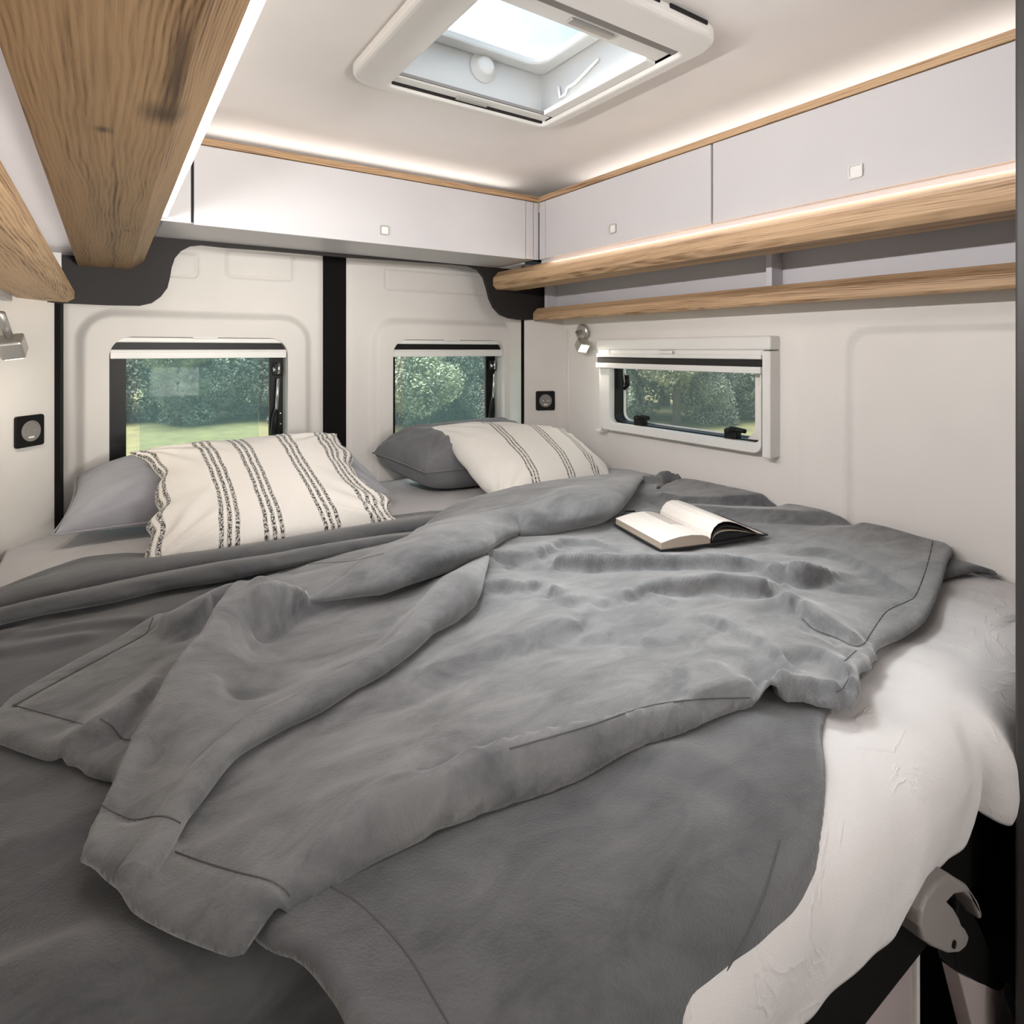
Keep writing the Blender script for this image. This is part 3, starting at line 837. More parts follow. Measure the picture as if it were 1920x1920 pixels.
# ------------------------------------------------------------------ sockets and reading lamps
def frame_axes(p, q):
    d = Vector((q[0] - p[0], q[1] - p[1], 0)).normalized()
    return d
def socket(c, ax, n, label):
    t = thing('power_socket', label, 'socket', None)
    up = Vector((0, 0, 1)); c = Vector(c)
    mp = lambda x, y, d: c + ax * x + up * y + n * d
    bm = bmesh.new(); plate(bm, rrect(0, 0, 0.037, 0.037, 0.006), mp, 0.0005, 0.008)
    obj('cover_plate', bm, M['black'], t, bevel=0.0015)
    bm = bmesh.new(); lathe(bm, [(0.0245, 0), (0.0245, 0.0025), (0.022, 0.003), (0.0215, 0.001), (0.0, 0.001)], c + n * 0.008, n, 32)
    ins = obj('socket_insert', bm, M['grey_plastic'], t)
    for s in (-1, 1):
        bm = bmesh.new(); lathe(bm, [(0.003, 0), (0.003, 0.0012)], c + n * 0.009 + ax * s * 0.0095, n, 12)
        obj('contact', bm, M['satin'], ins)
    bm = bmesh.new(); plate(bm, rrect(0, -0.0145, 0.007, 0.0022, 0.0008), mp, 0.0085, 0.0105)
    obj('small_mark', bm, M['white_plastic'], ins)
    return t
dR = frame_axes(*PR); nR = Vector((dR.y, -dR.x, 0))
if nR.y > 0: nR = -nR
dL = frame_axes(*PL); nL = Vector((dL.y, -dL.x, 0))
if nL.x < 0: nL = -nL
def hit(u, v, p, n):
    d = Vector(ray(u, v)); e = Vector((0, 0, EYE))
    k = (Vector((p[0], p[1], 0)) - e).dot(n) / d.dot(n)
    return e + d * k
cR = hit(1022, 751, PR[0], nR); cL = hit(52, 808, PL[0], nL)
socket(cR, dR if dR.x > 0 else -dR, nR, 'black square power socket on the cream pillar between back door and side window')
socket(cL, dL if dL.x > 0 else -dL, nL, 'black square power socket on the left cream pillar, below the left reading lamp')
def reading_lamp(base, n, head, label):
    t = thing('reading_lamp', label, 'lamp')
    base = Vector(base); n = Vector(n).normalized(); head = Vector(head)
    bm = bmesh.new(); lathe(bm, [(0.029, 0), (0.029, 0.008), (0.025, 0.012), (0.012, 0.014)], base, n, 28)
    obj('base', bm, M['satin'], t, smooth=False)
    k = base + n * 0.030
    bm = bmesh.new(); tube(bm, [base + n * 0.012, k, k + (head - k) * 0.75], [0.008, 0.008, 0.0075], 12)
    obj('stem', bm, M['satin'], t, smooth=True)
    z = (head - k).normalized(); x = z.cross(n).normalized(); y = z.cross(x)
    bm = bmesh.new(); obox(bm, head + z * 0.006, x, y, z, 0.020, 0.020, 0.019)
    hd = obj('lamp_head', bm, M['satin'], t, bevel=0.004)
    bm = bmesh.new(); obox(bm, head + z * 0.026, x, y, z, 0.015, 0.015, 0.0012)
    obj('lens', bm, M['led'], hd)
    d = bpy.data.lights.new('reading_light', 'SPOT')
    d.energy = 1.2; d.color = (1, 0.93, 0.82); d.spot_size = math.radians(140); d.spot_blend = 0.9; d.shadow_soft_size = 0.012
    lo = bpy.data.objects.new('reading_light', d); COL.objects.link(lo)
    lo.location = head + z * 0.030
    lo.rotation_euler = z.to_track_quat('-Z', 'Y').to_euler()
    return t
rb = onX(1100, 622, 1.478)
reading_lamp((1.478 - 0.016, rb.y, rb.z), (-1, 0, -0.1), onX(1091, 645, 1.415), 'small square-headed metal reading lamp beside the side window')
lb = hit(-12, 592, (XL, 1.6), Vector((1, 0, 0)))
lb = Vector((XL, 1.50, 1.492))
reading_lamp(lb, (1, 0, -0.1), onY(22, 645, 1.535), 'metal reading lamp with square head at the left edge, above the left socket')

# ------------------------------------------------------------------ tall unit at the right edge
bx_o = bx('wardrobe', 0.943, 1.475, -0.70, 0.2672, 0.002, ZC - 0.003, M['post'], None, 0.003)
tag(bx_o, 'dark grey tall unit side, a narrow strip at the right edge of the view', 'wardrobe')

# ------------------------------------------------------------------ bed
ZB = 0.965          # top of the sheet
def y_edge(x):
    t = np.clip((x - 0.12) / 0.24, 0, 1); t = t * t * (3 - 2 * t)
    return 0.56 * (1 - t) + 0.288 * t
def y_edge_cloth(x):
    t = np.clip((x + 0.06) / 0.10, 0, 1); t = t * t * (3 - 2 * t)
    return 0.50 * (1 - t) + 0.288 * t
RB = 0.075
def z_base(x, y):
    e = y - y_edge_cloth(x)
    q = np.clip(RB - e, 0, 0.91 * RB)
    z = ZB - (RB - np.sqrt(np.maximum(RB * RB - q * q, 0)))
    return z - np.maximum(0.09 * RB - e, 0) * 2.2
def proj(uv, h):
    """pixel rays -> points that lie h above the bed surface"""
    uv = np.asarray(uv, float); h = np.asarray(h, float)
    z = np.full(len(uv), ZB) + h
    for _ in range(25):
        x, y = onZ_arr(uv, z)
        z = 0.6 * z + 0.4 * (np.maximum(z_base(x, y), ZB - 0.35) + h)
    return x, y
bedf = thing('bed', 'black bed base under the white sheet, open underneath', 'bed')
bx('base_board', -0.19, 1.47, 0.58, 1.97, 0.72, 0.76, M['black'], bedf)
bx('front_board_and_shade', 0.36, 1.47, 0.315, 0.335, 0.70, 0.80, M['black'], bedf, 0.004)
bx('front_board_and_shade', 0.868, 1.47, 0.400, 0.42, 0.003, 0.70, M['black'], bedf, 0.002)  # black sheet added for the dark hollow under the bed
bx('slat_deck', 0.36, 1.47, 0.336, 0.58, 0.72, 0.76, M['black'], bedf)
bx('edge_board', -0.19, 0.355, 0.56, 0.58, 0.68, 0.80, M['wood_x'], bedf, 0.003)
bx('mattress', -0.185, 1.465, 0.60, 1.96, 0.762, ZB - 0.03, M['sheet'], bedf)
pn = thing('under_bed_panel', 'mauve grey board standing under the bed edge with a pale upright lipping', 'panel')
bx('board', 0.50, 0.852, 0.345, 0.362, 0.003, 0.685, M['mauve'], pn)
bx('lipping', 0.853, 0.861, 0.340, 0.364, 0.003, 0.685, M['white_plastic'], pn, 0.001)
# white sheet: flat top, rounded over the edge and hanging to a loose hem
xs = np.linspace(-0.19, 1.472, 300)
prof = []
for yv in np.linspace(1.955, 0.0, 130):
    prof.append(('t', yv))
V = []
nt_, ns_ = 150, 46
def sheet_pts():
    rows = []
    ye = y_edge(xs)
    top_s = np.linspace(0, 1, nt_)
    for s in top_s:                                  # the flat top
        y = 1.965 + (ye + RB - 1.965) * s
        w = np.clip((1.2 - y) / 0.6, 0, 1)
        z = np.full(xs.shape, ZB) + 0.006 * np.clip((0.62 - y) / 0.2, 0, 1) * vnoise(xs * 22 + y * 9, y * 4, 27) + (0.0035 * fbm(xs * 9 + 3, y * 6, 21, 4)) + 0.004 * w * fbm(xs * 14 + y * 5, y * 5 - xs * 6, 25, 3)
        rows.append((xs, y, z))
    drop = 0.152 + 0.020 * fbm(xs * 4.2, xs * 0 + 2, 31, 3) - 0.030 * np.exp(-((xs - 0.885) / 0.030) ** 2)
    for s in np.linspace(0.02, 1, ns_):              # the roll over and the hanging side
        arc = s * (RB * math.pi / 2 + drop - RB)
        la = RB * math.pi / 2
        ang = np.minimum(arc / RB, math.pi / 2)
        y = ye + RB - RB * np.sin(ang)
        z = ZB - RB + RB * np.cos(ang) - np.maximum(arc - la, 0)
        fold = np.clip(s * 1.3 - 0.2, 0, 1)
        wv = 0.020 * vnoise(xs * 11 + s * 1.1, xs * 0 + 0.4 * s, 41) + (0.008 + 0.010 * smin0(xs - 0.72, 0.15)) * vnoise(xs * 27 + s * 3, xs * 0 + s, 43)
        wv = wv - 0.022 * np.exp(-((xs - 0.90) / 0.022) ** 2) * s + 0.016 * np.exp(-((xs - 0.945) / 0.03) ** 2)
        y = y - fold * wv - 0.010 * np.sin(s * math.pi) + 0.02 * np.clip(s - 0.8, 0, 1)
        z = z + (1 - fold) * 0.003 * fbm(xs * 14, xs * 0 + 3 * s, 44, 3)
        rows.append((xs, y, z))
    return rows
rows = sheet_pts()
P = np.concatenate([np.stack([r[0], np.broadcast_to(r[1], xs.shape), r[2]], -1) for r in rows])
nr, nc = len(rows), len(xs)
ii, jj = np.meshgrid(np.arange(nr - 1), np.arange(nc - 1), indexing='ij')
a = (ii * nc + jj).ravel()
F = np.stack([a, a + nc, a + nc + 1, a + 1], -1)
me = bpy.data.meshes.new('bed_sheet')
me.from_pydata(P.tolist(), [], F.tolist())
me.polygons.foreach_set('use_smooth', [True] * len(me.polygons))
sheet = put('bed_sheet', me, M['sheet'])
m_ = sheet.modifiers.new('thick', 'SOLIDIFY'); m_.thickness = 0.003; m_.offset = -1
tag(sheet, 'white cotton sheet stretched over the mattress, hanging loosely over its front edge', 'sheet')
#BLANKETS#
# ------------------------------------------------------------------ blankets
def resample(p, n):
    p = np.asarray(p, float)
    if len(p) > 2:                                   # Catmull-Rom through the points
        q = np.vstack([2 * p[0] - p[1], p, 2 * p[-1] - p[-2]])
        out = []
        for i in range(1, len(q) - 2):
            t = np.linspace(0, 1, 16, endpoint=False)[:, None]
            a, b, c, d = q[i - 1], q[i], q[i + 1], q[i + 2]
            out.append(0.5 * (2 * b + (c - a) * t + (2 * a - 5 * b + 4 * c - d) * t ** 2 + (3 * b - a - 3 * c + d) * t ** 3))
        p = np.vstack(out + [p[-1:]])
    s = np.concatenate([[0], np.cumsum(np.hypot(*np.diff(p[:, :2], axis=0).T))])
    t = np.linspace(0, s[-1], n)
    return np.stack([np.interp(t, s, p[:, k]) for k in range(p.shape[1])], -1)
def plen(p):
    p = np.asarray(p, float)
    return np.hypot(*np.diff(p[:, :2], axis=0).T).sum()
def blur(a, sg):
    r = int(3 * sg) + 1
    k = np.exp(-0.5 * (np.arange(-r, r + 1) / sg) ** 2); k /= k.sum()
    for ax in (0, 1):
        p = np.pad(a, [(r, r) if i == ax else (0, 0) for i in (0, 1)], mode='edge')
        o = np.zeros_like(a)
        for i, w in enumerate(k):
            o += w * (p[i:i + a.shape[0], :] if ax == 0 else p[:, i:i + a.shape[1]])
        a = o
    return a
class Layer:
    """a cloth lying on the bed: heights given along crest, foot and edge lines, spread smoothly between them"""
    def __init__(self, x0, x1, y0, y1, res, rest):
        self.x0, self.y0, self.res, self.rest = x0, y0, res, rest
        self.nx = int((x1 - x0) / res) + 1; self.ny = int((y1 - y0) / res) + 1
        self.X, self.Y = np.meshgrid(x0 + np.arange(self.nx) * res, y0 + np.arange(self.ny) * res, indexing='ij')
        self.c = []
    def pts(self, x, y, h, w=1.0):
        self.c.append(np.stack([x, y, np.broadcast_to(h, np.shape(x)), np.broadcast_to(w, np.shape(x))], -1))
    def line(self, uv, h=0.0, w=1.0, dx=0.0, dy=0.0):
        """uv: (u, v) or (u, v, h) points of one line"""
        uv = [tuple(p) if len(p) == 3 else (*p, h) for p in uv]
        q = resample(uv, max(8, int(plen(uv) / 1.2)))
        x, y = proj(q[:, :2], q[:, 2] + self.rest)
        self.pts(x + dx, y + dy, q[:, 2], w)
    def fold(self, crest, foot, k=0.82, hf=0.0, top=0.0):
        n = int(max(plen(crest), plen(foot)) / 1.2)
        a, b = resample(crest, n), resample(foot, n)
        drop = EYE - (ZB + self.rest + hf)
        o = np.argsort(b[:, 0])
        vf = np.interp(a[:, 0], b[o, 0], b[o, 1])          # the foot straight below each crest point
        h = hf + np.clip(k * drop * (1 - (a[:, 1] - HORIZON) / (vf - HORIZON)), 0.0, 0.11)
        h = np.convolve(np.pad(h, 6, mode='edge'), np.ones(13) / 13, 'valid')
        x, y = proj(a, h + self.rest); self.pts(x, y, h)
        x, y = proj(b, np.full(n, hf) + self.rest); self.pts(x, y, hf)
    def solve(self, sig=1.2, iters=220):
        c = np.vstack(self.c)
        lv = []
        for L in range(6):
            r = self.res * 2 ** L
            nx = (self.nx - 1) // 2 ** L + 1; ny = (self.ny - 1) // 2 ** L + 1
            i = np.clip(np.rint((c[:, 0] - self.x0) / r).astype(int), -1, nx); j = np.clip(np.rint((c[:, 1] - self.y0) / r).astype(int), -1, ny)
            ok = (i >= 0) & (i < nx) & (j >= 0) & (j < ny)
            W_ = np.zeros((nx, ny)); Hs = np.zeros((nx, ny))
            np.add.at(W_, (i[ok], j[ok]), c[ok, 3]); np.add.at(Hs, (i[ok], j[ok]), c[ok, 3] * c[ok, 2])
            lv.append((W_ > 0, np.where(W_ > 0, Hs / np.maximum(W_, 1e-9), 0)))
        H = None
        for fix, val in lv[::-1]:
            if H is None:
                H = np.full(fix.shape, val[fix].mean() if fix.any() else 0.0)
            else:
                H = np.repeat(np.repeat(H, 2, 0), 2, 1)
                H = np.pad(H, ((0, max(0, fix.shape[0] - H.shape[0])), (0, max(0, fix.shape[1] - H.shape[1]))), mode='edge')[:fix.shape[0], :fix.shape[1]]
            H = np.where(fix, val, H)
            for _ in range(iters):
                P_ = np.pad(H, 1, mode='edge')
                A_ = 0.25 * (P_[2:, 1:-1] + P_[:-2, 1:-1] + P_[1:-1, 2:] + P_[1:-1, :-2])
                H = np.where(fix, val, A_)
        self.H = blur(H, sig)
    def roll(self, back, foot, ratio=0.8, lift=0.0, t0=0.06, t1=0.06, seed=3, core=0.4, sink=0.05, wob=0.10, back_rise=0.86):
        """a rounded roll of the cloth between its far (back) and near (foot) outline"""
        n = max(24, int(max(plen(back), plen(foot)) / 6))
        a, b = resample(back, n), resample(foot, n)
        c = (a + b) / 2
        if isinstance(ratio, (list, tuple)):
            ratio = np.interp(np.linspace(0, 1, n), np.linspace(0, 1, len(ratio)), ratio)
        half = np.hypot(a[:, 0] - b[:, 0], a[:, 1] - b[:, 1]) / 2
        tt = np.linspace(0, 1, n)
        tap = np.minimum(1, np.minimum(tt / max(t0, 1e-6), (1 - tt) / max(t1, 1e-6)))
        tap = np.clip(tap, 0.0, 1) ** (0.5 if t0 < 0.09 else 0.75)
        z = np.full(n, self.rest + 0.02)
        for _ in range(6):
            x, y = proj(c, z)
            dep = x * sy_ + y * cy_
            hd = np.hypot(x, y); e = np.arctan2(EYE - ZB - z, hd)
            need = half * dep / FPX
            rx = need / np.sqrt(ratio ** 2 * np.cos(e) ** 2 + np.sin(e) ** 2)
            rz = ratio * rx
            z = self.rest + lift + rz * (1 - sink)
        rx = rx * tap; rz = rz * tap
        tx, ty = np.gradient(x), np.gradient(y); ln = np.hypot(tx, ty); nxn, nyn = -ty / ln, tx / ln
        # the cloth below rises into the roll
        k = 5
        f = np.linspace(0, n - 1, n * 5)
        ip = lambda v: np.interp(f, np.arange(n), v)
        sgn = np.sign(nxn * x + nyn * y)                    # +1 where the normal points away from the eye
        self.pts(ip(x), ip(y), ip((z - self.rest) * core), 2.0)
        bo = 0.42
        self.pts(ip(x + sgn * nxn * rx * bo), ip(y + sgn * nyn * rx * bo), ip(z - self.rest + rz * back_rise), 2.0)
        zb = z_base(x, y) + z
        V = []
        m = 22
        ang = np.linspace(0, 2 * np.pi, m, endpoint=False)
        for i in range(n):
            w = 1 + wob * vnoise(np.cos(ang) * 1.3 + tt[i] * n * 0.09 + 5, np.sin(ang) * 1.3 + tt[i] * n * 0.05 + 9, seed)
            ca, sa = np.cos(ang), np.sin(ang)
            px = x[i] + nxn[i] * rx[i] * ca * w; py = y[i] + nyn[i] * rx[i] * ca * w
            pz = zb[i] + rz[i] * sa * w
            V.append(np.stack([px, py, pz], -1))
        F = []
        for i in range(n - 1):
            for q in range(m):
                F.append([i * m + q, i * m + (q + 1) % m, (i + 1) * m + (q + 1) % m, (i + 1) * m + q])
        F.append(list(range(m))[::-1]); F.append([(n - 1) * m + q for q in range(m)])
        # outward facing
        p0, p1, p2 = V[0][0], V[0][1], V[1][1]
        nn = np.cross(p1 - p0, p2 - p0)
        if np.dot(nn, p0 - np.array([x[0], y[0], zb[0]])) < 0:
            F = [g[::-1] for g in F]
        self.rolls = getattr(self, 'rolls', []) + [(np.concatenate(V), F)]
    def finish(self, extra=0.0, over=None):
        self.Z = z_base(self.X, self.Y) + self.rest + self.H + extra
        if over is not None:
            zl = over.at(self.X, self.Y) + 0.008
            d = zl - self.Z
            self.Z = np.where(d > -0.01, self.Z + np.where(d > 0.0, d, 0) * 1.0, self.Z)
    def at(self, x, y):
        fx = np.clip((x - self.x0) / self.res, 0, self.nx - 1.001); fy = np.clip((y - self.y0) / self.res, 0, self.ny - 1.001)
        i = fx.astype(int); j = fy.astype(int); a = fx - i; b = fy - j
        Z = self.Z
        return (Z[i, j] * (1 - a) + Z[i + 1, j] * a) * (1 - b) + (Z[i, j + 1] * (1 - a) + Z[i + 1, j + 1] * a) * b
    def groove(self, uv, depth=0.0022, w=0.0045):
        q = resample(uv, max(6, int(plen(uv) / 2)))
        z = np.full(len(q), ZB + self.rest + 0.01)
        for _ in range(40):
            x, y = onZ_arr(q[:, :2], z)
            z = 0.7 * z + 0.3 * self.at(x, y)
        D = np.full(self.X.shape, 9.0)
        for a, b in zip(x[::2], y[::2]):
            i0 = max(0, int((a - self.x0) / self.res) - 5); j0 = max(0, int((b - self.y0) / self.res) - 5)
            sl = (slice(i0, i0 + 11), slice(j0, j0 + 11))
            D[sl] = np.minimum(D[sl], np.hypot(self.X[sl] - a, self.Y[sl] - b))
        self.Z = self.Z - depth * np.exp(-(D / w) ** 2)
    def mesh(self, name, poly, mat, parent, thick=0.013, puff=0.006):
        poly = np.asarray(poly, float)
        X, Y = self.X, self.Y
        n = len(poly)
        inside = np.zeros(X.shape, bool); D = np.full(X.shape, 9.0); NX = np.zeros(X.shape); NY = np.zeros(X.shape)
        for i in range(n):
            (ax, ay), (bx_, by) = poly[i], poly[(i + 1) % n]
            if abs(by - ay) > 1e-12:
                cond = ((ay > Y) != (by > Y)) & (X < (bx_ - ax) * (Y - ay) / (by - ay) + ax)
                inside ^= cond
            ex, ey = bx_ - ax, by - ay
            t = np.clip(((X - ax) * ex + (Y - ay) * ey) / (ex * ex + ey * ey + 1e-12), 0, 1)
            px, py = ax + t * ex, ay + t * ey
            d = np.hypot(X - px, Y - py)
            m = d < D
            D = np.where(m, d, D); NX = np.where(m, px, NX); NY = np.where(m, py, NY)
        keep = (inside[:-1, :-1].astype(int) + inside[1:, :-1] + inside[:-1, 1:] + inside[1:, 1:]) >= 1
        used = np.zeros(X.shape, bool)
        nx, ny = self.nx, self.ny
        for di in (0, 1):
            for dj in (0, 1):
                used[di:nx - 1 + di, dj:ny - 1 + dj] |= keep
        snap = used & (~inside)
        PX = np.where(snap, NX, X); PY = np.where(snap, NY, Y); Dn = np.where(snap, 0, D)
        f = np.clip(Dn / thick, 0, 1)
        Z = self.at(PX, PY) - thick * (1 - np.sqrt(1 - (1 - f) ** 2))
        # cloth has body: push it outwards along its own slope, most on the crests
        gx, gy = np.gradient(blur(self.Z, 1.5), self.res)
        lift = np.clip(self.Z - blur(self.Z, 9.0), 0, 0.02) / 0.02
        q = np.sqrt(1 + gx * gx + gy * gy)
        am = puff * lift * np.clip(Dn / 0.02, 0, 1)
        PX = PX - gx / q * am; PY = PY - gy / q * am
        idx = -np.ones(X.shape, int); idx[used] = np.arange(used.sum())
        P = np.stack([PX[used], PY[used], Z[used]], -1)
        I, J = np.nonzero(keep)
        F = np.stack([idx[I, J], idx[I + 1, J], idx[I + 1, J + 1], idx[I, J + 1]], -1)
        # turned-under lip along the border
        E = {}
        for fc in F.tolist():
            for k in range(4):
                e = (fc[k], fc[(k + 1) % 4])
                if (e[1], e[0]) in E: del E[(e[1], e[0])]
                else: E[e] = 1
        P = P.tolist(); F = F.tolist(); lip = {}
        cen = None
        ix = np.stack(np.nonzero(used), -1)
        gDx, gDy = np.gradient(np.where(inside, D, -D), self.res)
        for e in list(E):
            for k in e:
                if k not in lip:
                    i, j = ix[k]
                    lip[k] = len(P)
                    P.append([P[k][0] + gDx[i, j] * 0.02, P[k][1] + gDy[i, j] * 0.02, P[k][2] - 0.004])
            F.append([e[1], e[0], lip[e[0]], lip[e[1]]])
        for RV, RF in getattr(self, 'rolls', []):
            k0 = len(P)
            P += RV.tolist(); F += [[v + k0 for v in g] for g in RF]
        me = bpy.data.meshes.new(name)
        me.from_pydata(P, [], F)
        me.polygons.foreach_set('use_smooth', [True] * len(me.polygons))
        self.bvh = BVHTree.FromPolygons([Vector(p) for p in P], F)
        return put(name, me, mat, parent)
    def seam(self, uv, mat, parent, r=0.0008, lift=0.0002):
        q = resample(uv, max(6, int(plen(uv) / 3)))
        w = []
        for u, v in q:
            d = Vector(ray(u, v)).normalized()
            h = self.bvh.ray_cast(Vector((0, 0, EYE)), d)
            if h[0] is not None:
                w.append(h[0] - d * lift)
        w = [w[0]] + [p for a, p in zip(w, w[1:]) if (p - a).length > 1e-5]
        bm = bmesh.new()
        tube(bm, [a for a in w], r, 6)
        return obj('seam', bm, mat, parent, smooth=True)

def poly_px(items, rest):
    out = []
    for it in items:
        if it[0] == 'w':
            out.append((it[1], it[2], 0))
        else:
            h = it[2] if len(it) > 2 else 0.0
            x, y = proj([it[:2]], [h + rest])
            out.append((x[0], y[0], 1))
    p = np.array([(a, b) for a, b, _ in out])
    q = resample(np.vstack([p, p[:1]]), 420)
    return q[:-1]

# ---- the spread underneath
LR = 0.012
L = Layer(-0.192, 1.476, 0.12, 1.80, 0.005, LR)
L.line([(-20, 1112), (60, 1085), (100, 1070), (160, 1052), (230, 1045), (300, 1042), (440, 1022), (560, 1001), (700, 978), (800, 965), (860, 960)], 0.012)
L.roll([(-60, 1122), (30, 1096), (100, 1078), (178, 1058), (282, 1046), (400, 1030), (500, 1016), (604, 998), (708, 981), (838, 964), (880, 956)],
       [(-60, 1165), (30, 1140), (100, 1124), (178, 1108), (282, 1086), (400, 1062), (500, 1046), (604, 1028), (708, 1008), (838, 986), (890, 972)], 0.34, 0.0, 0.02, 0.08, seed=2, wob=0.05)
L.roll([(-60, 1158), (30, 1132), (100, 1116), (256, 1086), (412, 1055), (500, 1042), (604, 1022), (734, 1004), (800, 994)],
       [(-60, 1186), (30, 1164), (100, 1149), (204, 1131), (308, 1107), (412, 1091), (490, 1075), (620, 1048), (760, 1016), (805, 1004)], 0.5, 0.006, 0.02, 0.08, seed=6, wob=0.05)
L.line([(-40, 1196), (30, 1174), (100, 1159), (204, 1141), (308, 1117), (412, 1101), (490, 1085)], -0.004)
L.line([(-30, 1200), (60, 1185), (200, 1150), (330, 1120), (440, 1090)], 0.0)
L.fold([(-30, 1185), (60, 1175), (180, 1164), (270, 1158)], [(-30, 1205), (60, 1195), (180, 1180), (270, 1172)], 0.6)
L.fold([(-30, 1222), (60, 1205), (160, 1185)], [(-30, 1240), (60, 1226), (160, 1205)], 0.6)
L.line([(-60, 1290), (30, 1290), (200, 1200)], 0.0)
L.pts(np.linspace(0.1, 1.4, 300), np.full(300, 1.0), 0.0)
L.pts(np.linspace(0.15, 0.9, 200), np.full(200, 0.75), 0.0)
L.pts(np.full(100, 1.45), np.linspace(0.55, 1.2, 100), 0.012)
L.line([(1300, 905), (1360, 905), (1420, 912), (1445, 918)], 0.02)
# visible front part: gentle waves running towards the front edge
L.line([(1000, 1520), (1150, 1440), (1290, 1370), (1400, 1325)], 0.0)
L.fold([(1180, 1410), (1260, 1395), (1330, 1420), (1420, 1470)], [(1150, 1450), (1240, 1450), (1320, 1480), (1400, 1540)], 0.18)
L.fold([(1260, 1560), (1350, 1530), (1450, 1500)], [(1250, 1620), (1350, 1590), (1450, 1560)], 0.12)
L.line([(650, 1660), (760, 1760), (830, 1900)], 0.004)
L.line([(900, 1700), (1000, 1800), (1050, 1900)], 0.004)
L.line([(1550, 1330), (1548, 1450), (1540, 1600), (1525, 1680), (1480, 1760), (1400, 1835), (1320, 1920)], 0.0)
L.line([(1455, 1600), (1430, 1680), (1385, 1780), (1330, 1860)], 0.003)
L.line([(510, 1757), (560, 1775), (600, 1815), (640, 1870), (660, 1920)], 0.020)
L.solve(1.3)
L.finish(0.0022 * fbm(L.X * 10 + L.Y * 4, L.Y * 7 - L.X * 3, 51, 4))
bl = thing('grey_bedspread', 'grey fleece bedspread lying flat over the bed beneath the crumpled throw', 'blanket')
polyL = poly_px([(-30, 1112, 0.01), (60, 1085), (100, 1070), (160, 1052), (230, 1045), (300, 1042), (440, 1022), (560, 1001), (700, 978), (800, 965), (860, 958),
    ('w', 1.25, 1.46), ('w', 1.40, 1.36), ('w', 1.468, 1.30), ('w', 1.468, 0.9), ('w', 1.468, 0.47), ('w', 1.43, 0.475), ('w', 1.25, 0.50), ('w', 1.0, 0.45),
    (1640, 1236), (1550, 1330), (1548, 1450), (1540, 1600), (1525, 1680), (1480, 1760), (1400, 1835), (1320, 1920), (1230, 2060),
    (740, 2060, .02), (660, 1920, .02), (640, 1870, .02), (600, 1815, .02), (560, 1775, .02), (510, 1757, .02), (470, 1735, .01), (420, 1650), (330, 1500), (150, 1370), (-40, 1340)], LR)
L.mesh('spread', polyL, M['blanket'], bl, 0.010, 0.004)
L.seam([(1462, 1575), (1430, 1680), (1385, 1780), (1345, 1850), (1315, 1915)], M['seam'], bl)
L.seam([(618, 1662), (680, 1700), (760, 1785), (830, 1900), (850, 1935)], M['seam'], bl)
# part hanging down over the nearer edge of the bed
A2 = Layer(-0.192, 0.36, 0.30, 0.96, 0.005, 0.008)
A2.line([(-60, 1335), (60, 1370), (200, 1400), (330, 1480), (450, 1560)], 0.0)
A2.fold([(-20, 1582), (60, 1560), (130, 1532), (195, 1500)], [(-20, 1640), (60, 1615), (130, 1590), (195, 1555)], 0.4)
A2.fold([(-20, 1470), (70, 1450), (150, 1425)], [(-20, 1500), (70, 1480), (150, 1455)], 0.25)
A2.line([(150, 1680), (250, 1700), (330, 1690)], 0.0)
A2.line([(-30, 1760), (60, 1730), (140, 1700)], 0.0)
A2.solve(1.5)
x, y = A2.X, A2.Y
yc = 0.530 + 0.05 * np.clip(-x, 0, .3) - 0.25 * np.clip(x - 0.04, 0, 0.3)
e = yc - y
bm_ = 0.024 * (1 - smin0(x + 0.035, 0.07))
A2.Z = np.where(e < 0, ZB + 0.005 + A2.H + bm_ * np.exp(-(e / 0.035) ** 2), ZB + 0.005 + bm_ + A2.H * np.exp(-e * 9) - np.where(e < 0.03, e * e * 14, 0.0126 + (e - 0.03) * 1.25))
A2.Z = A2.Z + 0.001 * fbm(x * 11, y * 8, 55, 3) - 0.02 * smin0(x - 0.06, 0.12) * smin0(e, 0.05)
A2.rest = 0
A2.mesh('hanging_side', [(-0.188, 0.94), (-0.188, 0.36), (0.0, 0.34), (0.24, 0.36), (0.26, 0.50), (0.22, 0.62), (0.17, 0.80), (0.0, 0.92)], M['blanket'], bl, 0.010, 0.003)

# ---- the crumpled throw on top
UR = 0.026
U = Layer(-0.192, 1.476, 0.36, 1.62, 0.004, UR)
# long roll that crosses the bed behind the book
U.roll([(560, 1100), (582, 1098), (604, 1094), (646, 1072), (682, 1048), (734, 1023), (781, 1005), (825, 982), (859, 967), (920, 957), (990, 941), (1050, 923), (1100, 905), (1140, 889), (1190, 880), (1228, 880)],
       [(556, 1150), (580, 1148), (612, 1139), (656, 1126), (734, 1104), (799, 1082), (846, 1064), (878, 1040), (943, 1007), (995, 1001), (1040, 994), (1089, 984), (1150, 951), (1200, 912), (1236, 900)], (0.7, 0.55, 0.45, 0.42, 0.42, 0.42), 0.002, 0.20, 0.22, seed=4, wob=0.22)
U.fold([(482, 1079), (510, 1086), (560, 1096), (606, 1102), (646, 1098), (700, 1085)],
       [(478, 1202), (497, 1206), (525, 1188), (556, 1166), (608, 1141), (700, 1114)], 0.96)
U.line([(600, 1165), (660, 1140), (740, 1116), (800, 1094), (850, 1070), (885, 1045)], -0.006)
U.line([(508, 1225), (560, 1230), (640, 1190), (740, 1150), (800, 1115)], 0.0)
U.line([(1240, 882, .05), (1262, 882, .05), (1290, 889, .045)], 0.05)
U.fold([(1205, 890), (1240, 893), (1275, 893)], [(1205, 908), (1245, 907), (1280, 901)], 0.8, 0.015)
